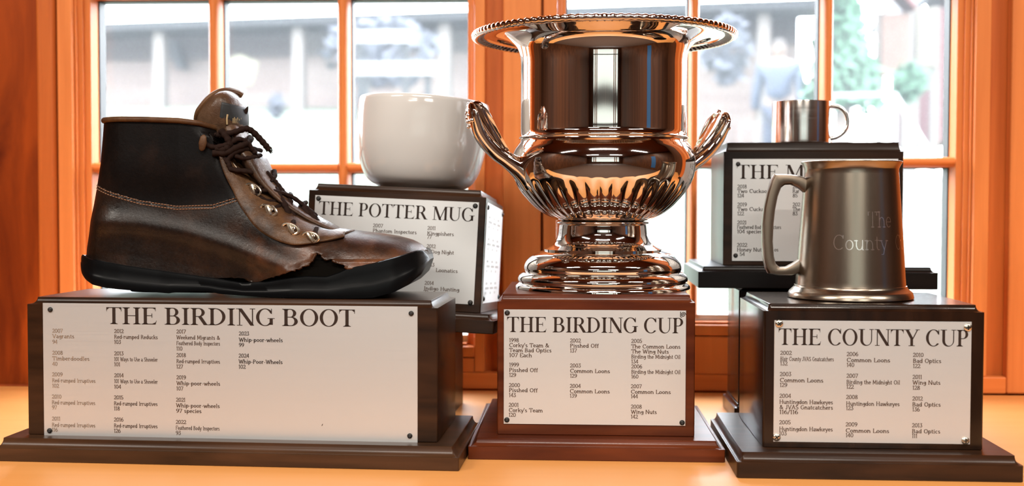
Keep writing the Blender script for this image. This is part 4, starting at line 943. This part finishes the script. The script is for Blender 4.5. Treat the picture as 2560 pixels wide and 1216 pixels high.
    MB().add([(ex0, WY + .066, rail[0]), (ex1, WY + .066, rail[0]), (ex1, WY + .066, ztop), (ex0, WY + .066, ztop)], [(0, 1, 2, 3)]).build('insect_screen', M['screen'], root, smooth=False)
    return root
# window glass: clear with a fresnel reflection; insect screen: a fine pale mesh that veils the view
gm = bpy.data.materials.new('window_glass'); gm.use_nodes = True; nt = gm.node_tree; nt.nodes.clear()
o_ = node(nt, 'ShaderNodeOutputMaterial'); tr = node(nt, 'ShaderNodeBsdfTransparent'); gl = node(nt, 'ShaderNodeBsdfGlossy'); gl.inputs['Roughness'].default_value = .01
ge = node(nt, 'ShaderNodeNewGeometry'); dt = node(nt, 'ShaderNodeVectorMath', operation='DOT_PRODUCT'); nt.links.new(ge.outputs['Incoming'], dt.inputs[0]); nt.links.new(ge.outputs['Normal'], dt.inputs[1])
ab = node(nt, 'ShaderNodeMath', operation='ABSOLUTE'); nt.links.new(dt.outputs['Value'], ab.inputs[0])
on = node(nt, 'ShaderNodeMath', operation='SUBTRACT'); on.inputs[0].default_value = 1; nt.links.new(ab.outputs[0], on.inputs[1])
pw = node(nt, 'ShaderNodeMath', operation='POWER'); pw.inputs[1].default_value = 5; nt.links.new(on.outputs[0], pw.inputs[0])
fr = node(nt, 'ShaderNodeMath', operation='MULTIPLY_ADD'); fr.inputs[1].default_value = .9; fr.inputs[2].default_value = .03; nt.links.new(pw.outputs[0], fr.inputs[0])
ms = node(nt, 'ShaderNodeMixShader')
nt.links.new(fr.outputs[0], ms.inputs['Fac']); nt.links.new(tr.outputs[0], ms.inputs[1]); nt.links.new(gl.outputs[0], ms.inputs[2]); nt.links.new(ms.outputs[0], o_.inputs['Surface']); M['glass'] = gm
sm = bpy.data.materials.new('insect_screen_mesh'); sm.use_nodes = True; nt = sm.node_tree; nt.nodes.clear()
o_ = node(nt, 'ShaderNodeOutputMaterial'); tr = node(nt, 'ShaderNodeBsdfTransparent'); tl = node(nt, 'ShaderNodeBsdfTranslucent'); tl.inputs['Color'].default_value = (.80, .84, .9, 1); ms = node(nt, 'ShaderNodeMixShader'); ms.inputs['Fac'].default_value = .05
nt.links.new(tr.outputs[0], ms.inputs[1]); nt.links.new(tl.outputs[0], ms.inputs[2]); nt.links.new(ms.outputs[0], o_.inputs['Surface']); M['screen'] = sm
window('window_1', 154, 1213, (190, 223), (1167, 1187), [(514, 542), (838, 867)], 855, (z(838, 700), z(855, 700)), (z(855, 700), zb1), 'left wood-framed window behind the boot')
window('window_2', 1358, 2466, (1392, 1414), (2394, 2428), [(1725, 1750), (2059, 2087)], 806, (z(791, 2000), z(806, 2000)), (z(806, 2000), zb2), 'right wood-framed window behind the urn and tankard')
# rest of the room, seen in the reflections
struct('wall_left', MB().box(XL - .1, XL, YB, WY + B, FLOOR, CEIL), M['brown_panel'])
struct('wall_right', MB().box(XR, XR + .1, YB, WY + B, FLOOR, CEIL), M['brown_panel'])
struct('floor', MB().box(XL - .1, XR + .1, YB - .1, WY + B, FLOOR - .1, FLOOR), M['carpet'])
struct('ceiling', MB().box(XL - .1, XR + .1, YB - .1, WY + B, CEIL, CEIL + .1), M['plaster'])
fx0, fx1 = -2.3, 2.7
struct('wall_far_left', MB().box(XL, fx0, YB - .1, YB, FLOOR, CEIL), M['brown_panel'])
struct('wall_far_right', MB().box(fx1, XR, YB - .1, YB, FLOOR, CEIL), M['brown_panel'])
struct('wall_far_band', MB().box(fx0, fx1, YB - .1, YB, 1.02, 1.19), M['brown_panel'])
struct('wall_far_top', MB().box(fx0, fx1, YB - .1, YB, 1.75, CEIL), M['brown_panel'])
struct('wall_far_below', MB().box(fx0, fx1, YB - .1, YB, FLOOR, -.1), M['brown_panel'])
w3 = bpy.data.objects.new('window_3', None); COL.objects.link(w3); w3['kind'] = 'structure'
m = MB()
for q in (-1.95, -1.6, 1.9, 2.25):
    for a, b_ in ((-.1, 1.02), (1.19, 1.75)): m.box(q - .09, q + .09, YB - .08, YB - .02, a, b_)
m.build('sash', M['fir_dark'], w3, smooth=False)
bl = MB().box(XR - .02, XR - .001, -1.0, -.55, -.5, 1.1); bl_o = bl.build('banner', simple('blue_cloth', (.012, .07, .18), .7), smooth=False)
tag(bl_o, 'tall blue banner on the right wall, reflected in the urn', 'banner')
for i, (lx, ly) in enumerate(LAMPS):
    hs = MB().box(lx - .66, lx + .66, ly - .13, ly + .13, 1.86, CEIL - .001).build('ceiling_light', M['white_sill'], smooth=False)
    tag(hs, 'long white fluorescent ceiling light, ' + ('front row ' if ly > -2 else 'back row ') + ('left' if lx < 0 else 'right' if lx > 0 else 'middle'), 'lamp', 'ceiling lights')

# ------------------------------------------------------------------ outside, far out of focus
GZ = -0.95
def slope_z(Y, X=-1.0):
    base = float(np.interp(Y, [WY + B, 2.5, 5, 9, 13, 16, 60], [GZ, GZ, -.55, .45, 1.22, 1.6, 3.2]))
    k = min(1, max(0, (X - .4) / 1.8)); k = k * k * (3 - 2 * k)
    return GZ + (base - GZ) * (1 - .38 * k)
M['grass'] = simple('pale_spring_grass', (0.0667, 0.0828, 0.0575), .9)
M['siding'] = wood('weathered_siding', (.115, .088, .078), (.155, .125, .112), (1, 3, 14), .8)
M['white_paint'] = simple('white_paint', (.2, .2, .21), .5)
M['roof'] = simple('pale_metal_roof', (0.1105, 0.1170, 0.1300), .45)
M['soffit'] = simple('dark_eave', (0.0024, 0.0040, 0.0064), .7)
M['post_wood'] = simple('pale_post', (0.0988, 0.0872, 0.0790), .7)
g = MB(); ys = np.linspace(WY + B + .01, 60, 60); xs2 = np.concatenate([np.linspace(-30, -3, 10), np.linspace(-2, 4, 19), np.linspace(5, 30, 10)])
rg = random.Random(2)
g.rings([[(xx, yy, slope_z(yy, xx) + rg.uniform(-.02, .02)) for xx in xs2] for yy in ys], False, False, closed=False)
hb = MB(); hb.rings([[(xx, yy, zz) for xx in (-14, 14)] for yy, zz in ((YB - .2, GZ), (YB - 4, GZ + .1), (YB - 9, 4.5), (YB - 16, 12))], False, False, closed=False)  # unseen slope added behind the far window to cut its sky light
hbo = hb.build('sky_blocker_slope', simple('sky_blocker_tone', (.055, .06, .05), .9)); hbo['kind'] = 'structure'
lo = g.build('lawn', M['grass']); lo['kind'] = 'structure'
# long building with a metal roof across the lawn
def P_(px, py, Y): return at(px, py, Y)
b0, b1 = P_(-300, 75, 15.5), P_(2000, 22, 13.5)
dirv = Vector((b1.x - b0.x, b1.y - b0.y, 0)); Ln = dirv.length; ang = math.atan2(dirv.y, dirv.x)
bd = thing('building', 'long low wooden building with pale metal roof across the lawn', 'building', (b0.x, b0.y, 1.2), (0, 0, ang))
eh = .5 * (b0.z + b1.z) - 1.2
MB().box(0, Ln, .5, 5, -1.7, eh).build('wall', M['siding'], bd, smooth=False)
m = MB(); m.add([(-.4, -.3, eh + .02), (Ln + .4, -.3, eh + .02), (Ln + .4, 3, eh + 1.7), (-.4, 3, eh + 1.7), (-.4, -.3, eh + .06), (Ln + .4, -.3, eh + .06), (Ln + .4, 3, eh + 1.85), (-.4, 3, eh + 1.85)], [(0, 3, 2, 1), (4, 5, 6, 7), (0, 1, 5, 4), (1, 2, 6, 5), (2, 3, 7, 6), (3, 0, 4, 7)])
m.build('roof', M['roof'], bd, smooth=False)
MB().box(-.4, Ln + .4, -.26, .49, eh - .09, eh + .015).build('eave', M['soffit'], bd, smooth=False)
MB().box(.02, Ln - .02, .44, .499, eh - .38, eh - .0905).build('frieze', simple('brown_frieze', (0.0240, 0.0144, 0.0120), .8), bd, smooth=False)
for q in np.linspace(.4, Ln - .4, 7):
    MB().box(q - .07, q + .07, -.1, .04, -1.4, eh - .1).build('post', M['post_wood'], bd, smooth=False)
q0 = at(382, 90, 14.7) - Vector((b0.x, b0.y, 0)); q1 = at(408, 160, 14.7) - Vector((b0.x, b0.y, 0)); u0 = q0.x * math.cos(ang) + q0.y * math.sin(ang); u1 = q1.x * math.cos(ang) + q1.y * math.sin(ang)
MB().rings([[(u + du, yy, zz) for du, yy in ((-.06, .34), (.06, .34), (.06, .46), (-.06, .46))] for u, zz in ((u1, q1.z - 1.2), (u0, q0.z - 1.2))]).build('brace', M['soffit'], bd, smooth=False)
# yellow sign on a post
c = P_(600, 178, 11)
sg = thing('sign', 'pale yellow shield-shaped sign on a thin post in the left window', 'sign', (c.x, c.y, slope_z(11)))
hz_ = c.z - slope_z(11); k = 11 / FPX
MB().rings([[(u * k, yy, hz_ - v * k) for u, v in ((-48, -22), (0, -42), (48, -22), (30, 36), (-30, 36))] for yy in (-.02, .0)]).build('panel', simple('yellow_sign', (0.0923, 0.0901, 0.0564), .6), sg, smooth=False)
MB().box(-.025, .025, .005, .055, -.1, hz_ + .1).build('post', M['post_wood'], sg, smooth=False)
# two white boards on posts behind the white mug
for i, (x0, x1, yy, lab) in enumerate(((878, 1030, 92, 'upper long white board beyond the white mug'), (888, 1092, 172, 'lower long white board beyond the white mug'))):
    a, b_ = P_(x0, yy, 12 - i * .8), P_(x1, yy, 12 - i * .8); hz_ = a.z - slope_z(a.y); wd = b_.x - a.x
    bdz = thing('notice_board', lab, 'board', ((a.x + b_.x) / 2, a.y, slope_z(a.y)), (0, 0, 0))
    MB().box(-wd / 2, wd / 2, -.03, .03, hz_ - .06, hz_ + .06).build('panel', M['white_paint'], bdz, smooth=False)
    for sx in (-1, 1): MB().box(sx * wd * .38 - .03, sx * wd * .38 + .03, .031, .09, -.1, hz_ + .05).build('post', M['soffit'], bdz, smooth=False)
# bushes (dark blotches) along the building
def blob_tree(name, label, cat, px, py, Y, w, h, mat, n, leaf, trunk=True, seed=1, conic=False):
    c = P_(px, py, Y); r_ = random.Random(seed); gz = slope_z(Y, c.x)
    tr_ = thing(name, label, cat, (c.x, c.y, gz))
    hz = c.z - gz
    m = MB()
    for k in range(n):
        v = r_.random(); a = r_.uniform(0, 2*PI); rad = math.sqrt(r_.random()) * (w / 2) * ((1.05 - v) if conic else math.sqrt(max(.05, 1 - (2*v - 1) ** 2)))
        p = Vector((rad * math.cos(a), rad * math.sin(a), hz - h / 2 + v * h))
        d = Vector((r_.uniform(-1, 1), r_.uniform(-1, 1), r_.uniform(-.8, .8))).normalized(); e = d.orthogonal().normalized(); s = leaf * r_.uniform(.6, 1.3)
        f = d.cross(e)
        m.add([p - e * s * .4, p + d * s - f * s * .1, p + e * s * .4, p - d * s * .4 + f * s * .15], [(0, 1, 2, 3)])
    m.build('foliage', mat, tr_, smooth=False)
    if trunk: MB().tube([(0, 0, -.1), (0.02, 0, hz - h * .3), (0, .02, hz + h * .3)], [.09, .06, .03], 8).build('trunk', M['siding'], tr_)
gr1 = simple('conifer_green', (0.0434, 0.1085, 0.0651), .8); gr2 = simple('grey_twigs', (0.0465, 0.0527, 0.0713), .8)
blob_tree('conifer', 'green conifer standing outside the right window', 'tree', 2105, 62, 9.0, .62, 1.3, gr1, 2200, .085, seed=4, conic=True)
blob_tree('shrub', 'dark leafless shrub far behind the boards beyond the white mug', 'shrub', 960, 130, 12.8, 1.3, .75, gr2, 420, .12, False, 5)
blob_tree('shrub', 'small dark shrub on the lawn beyond the boot laces', 'shrub', 690, 265, 12.5, .20, .22, gr2, 120, .07, False, 6)
blob_tree('shrub', 'grey leafless shrub outside beside the urn rim', 'shrub', 1815, 125, 11.2, .5, .6, gr2, 260, .12, False, 8)
blob_tree('shrub', 'low green shrub outside below the orange board', 'shrub', 2275, 205, 8.0, .22, .22, gr1, 260, .07, False, 9)
# orange notice kiosk and small red shed at the right
def kiosk(name, label, cat, x0, x1, y0, y1, Y, mat, depth, roof=True):
    a, b_ = P_(x0, y0, Y), P_(x1, y1, Y); gz = slope_z(Y, a.x); c = (a.x + b_.x) / 2; w = b_.x - a.x
    r_ = thing(name, label, cat, (c, Y, gz))
    MB().box(-w/2, w/2, 0, depth, b_.z - gz, a.z - gz).build('panel', mat, r_, smooth=False)
    for sx in (-1, 1): MB().box(sx * w * .5 - .03, sx * w * .5 + .03, depth + .001, depth + .07, -.1, a.z - gz + .02).build('post', M['post_wood'], r_, smooth=False)
    if roof: MB().rings([[(u, yy, a.z - gz + v) for u, v in ((-w*.62, .02), (0, .16), (w*.62, .02), (w*.62, .06), (0, .21), (-w*.62, .06))] for yy in (-.08, depth + .15)]).build('roof', simple('red_roof', (0.0775, 0.0186, 0.0155), .7), r_, smooth=False)
kiosk('notice_board', 'salmon-orange board on posts outside the right window', 'board', 2208, 2272, 34, 190, 9.4, simple('salmon_board', (0.0884, 0.0512, 0.0372), .7), .05)
kiosk('notice_board', 'cream slatted board on posts outside the right window', 'board', 2296, 2344, 20, 168, 9.8, simple('cream_board', (0.0837, 0.0744, 0.0577), .7), .05, False)
a, b_ = P_(2350, 20, 11), P_(2470, 190, 11); gz = slope_z(11, 4)
sh = thing('shed', 'dark red shed outside at the right window edge', 'shed', (a.x, 11, gz))
MB().box(0, b_.x - a.x, 0, 1.6, b_.z - gz - .6, a.z - gz).build('wall', simple('red_boards', (0.0488, 0.0108, 0.0130), .7), sh, smooth=False)
wd = b_.x - a.x
MB().rings([[(u, yy, a.z - gz + v) for u, v in ((-.2, -.02), (wd / 2, .55), (wd + .2, -.02), (wd + .2, .06), (wd / 2, .64), (-.2, .06))] for yy in (-.15, 1.75)]).build('roof', M['soffit'], sh, smooth=False)
# pale handrail down a slope
rl = thing('handrail', 'white metal handrail sloping down outside the right window', 'railing', (P_(2240, 240, 7.5).x, 7.5, slope_z(7.5, 3)))
o3 = rl.location
p1, p2, p3 = P_(2238, 238, 7.5) - o3, P_(2330, 395, 6.2) - o3, P_(2080, 240, 7.9) - o3
MB().tube([p3, p1, p2], .014, 8).build('rail', M['white_paint'], rl)
for p in (p3, p1, p2): MB().tube([(p.x, p.y, slope_z(p.y + 7.5, 3) - o3.z - .05), (p.x, p.y, p.z)], .012, 8).build('post', M['white_paint'], rl)
# stone steps low in the right window
for k in range(3):
    st = MB().box(*sorted((P_(2100, 600, 3.0 + k).x, P_(2700, 600, 3.0 + k).x)), 2.6 + k * .6, 3.19 + k * .6, GZ - .1, GZ + .42 + k * .16)
    so = st.build('stone_step', simple('pale_stone', (0.0750, 0.0750, 0.0750), .8), smooth=False)
    tag(so, ('lowest', 'middle', 'highest')[k] + ' of three pale stone steps outside, low in the right window', 'step', 'stone steps outside')
# person walking away across the lawn
def skin_mesh(name, verts, edges, rad, mat, parent, sub=2):
    me = bpy.data.meshes.new(name); me.from_pydata(verts, edges, []); me.update()
    o = bpy.data.objects.new(name, me); COL.objects.link(o); o.parent = parent; me.materials.append(mat)
    md = o.modifiers.new('skin', 'SKIN'); md.use_smooth_shade = True
    for i, r_ in enumerate(rad): me.skin_vertices[0].data[i].radius = (r_ if isinstance(r_, tuple) else (r_, r_))
    me.skin_vertices[0].data[0].use_root = True
    o.modifiers.new('sub', 'SUBSURF').levels = sub; o.modifiers['sub'].render_levels = sub
    return o
PYD = 12.5; pf = P_(1945, 470, PYD); gz = slope_z(PYD, pf.x)
hd_z = P_(1945, 95, PYD).z
pr = thing('person', 'person in a blue-grey jacket walking outside, behind the small steel mug', 'person', (pf.x, PYD, gz), (0, 0, -.25))
hgt = hd_z - gz; s = hgt / 1.75
def V(*p): return tuple(q * s for q in p)
skin_c = simple('skin', (0.1085, 0.0759, 0.0597), .6); jk = simple('blue_grey_jacket', (0.0282, 0.0391, 0.0629), .8); tr_c = simple('dark_trousers', (0.0195, 0.0260, 0.0456), .8); hair_c = simple('brown_hair', (0.0217, 0.0162, 0.0130), .7); shoe_c = simple('dark_shoe', (0.0192, 0.0192, 0.0192), .6)
skin_mesh('body', [V(0,0,.98), V(0,0,1.2), V(0,0,1.42), V(0,.01,1.52), V(0,-.01,1.6), V(0,-.01,1.70), V(.19,0,1.42), V(.25,-.04,1.14), V(.27,-.14,.92), V(.27,-.17,.84), V(-.19,0,1.42), V(-.25,.05,1.14), V(-.27,.1,.92), V(-.27,.12,.84), V(.09,0,.92), V(.1,-.10,.52), V(.1,-.02,.1), V(.1,-.14,.04), V(-.09,0,.92), V(-.1,.03,.52), V(-.1,.22,.12), V(-.1,.12,.04)],
  [(0,1),(1,2),(2,3),(3,4),(4,5),(2,6),(6,7),(7,8),(8,9),(2,10),(10,11),(11,12),(12,13),(0,14),(14,15),(15,16),(16,17),(0,18),(18,19),(19,20),(20,21)],
  [s*q for q in (.13,.12,.13,.055,.085,.075,.06,.045,.033,.028,.06,.045,.033,.028,.085,.06,.04,.035,.085,.06,.04,.035)], skin_c, pr)
skin_mesh('jacket', [V(0,0,1.0), V(0,0,1.2), V(0,0,1.43), V(.19,0,1.43), V(.25,-.04,1.14), V(.27,-.13,.94), V(-.19,0,1.43), V(-.25,.05,1.14), V(-.27,.1,.94)], [(0,1),(1,2),(2,3),(3,4),(4,5),(2,6),(6,7),(7,8)], [s*q for q in (.165,.16,.15,.085,.068,.055,.085,.068,.055)], jk, pr)
skin_mesh('trousers', [V(0,0,.98), V(.09,0,.9), V(.1,-.10,.52), V(.1,-.03,.12), V(-.09,0,.9), V(-.1,.03,.52), V(-.1,.2,.15)], [(0,1),(1,2),(2,3),(0,4),(4,5),(5,6)], [s*q for q in (.15,.105,.08,.065,.105,.08,.065)], tr_c, pr)
skin_mesh('hair', [V(0,.02,1.63), V(0,.01,1.70), V(0,0,1.745)], [(0,1),(1,2)], [s*q for q in (.088,.092,.06)], hair_c, pr)
for sx, yy, zz in ((.1, -.07, .045), (-.1, .17, .06)):
    MB().sphere(V(sx, yy - .03, zz), .06 * s, 8, (.8, 2.0, .75)).build('shoe', shoe_c, pr)
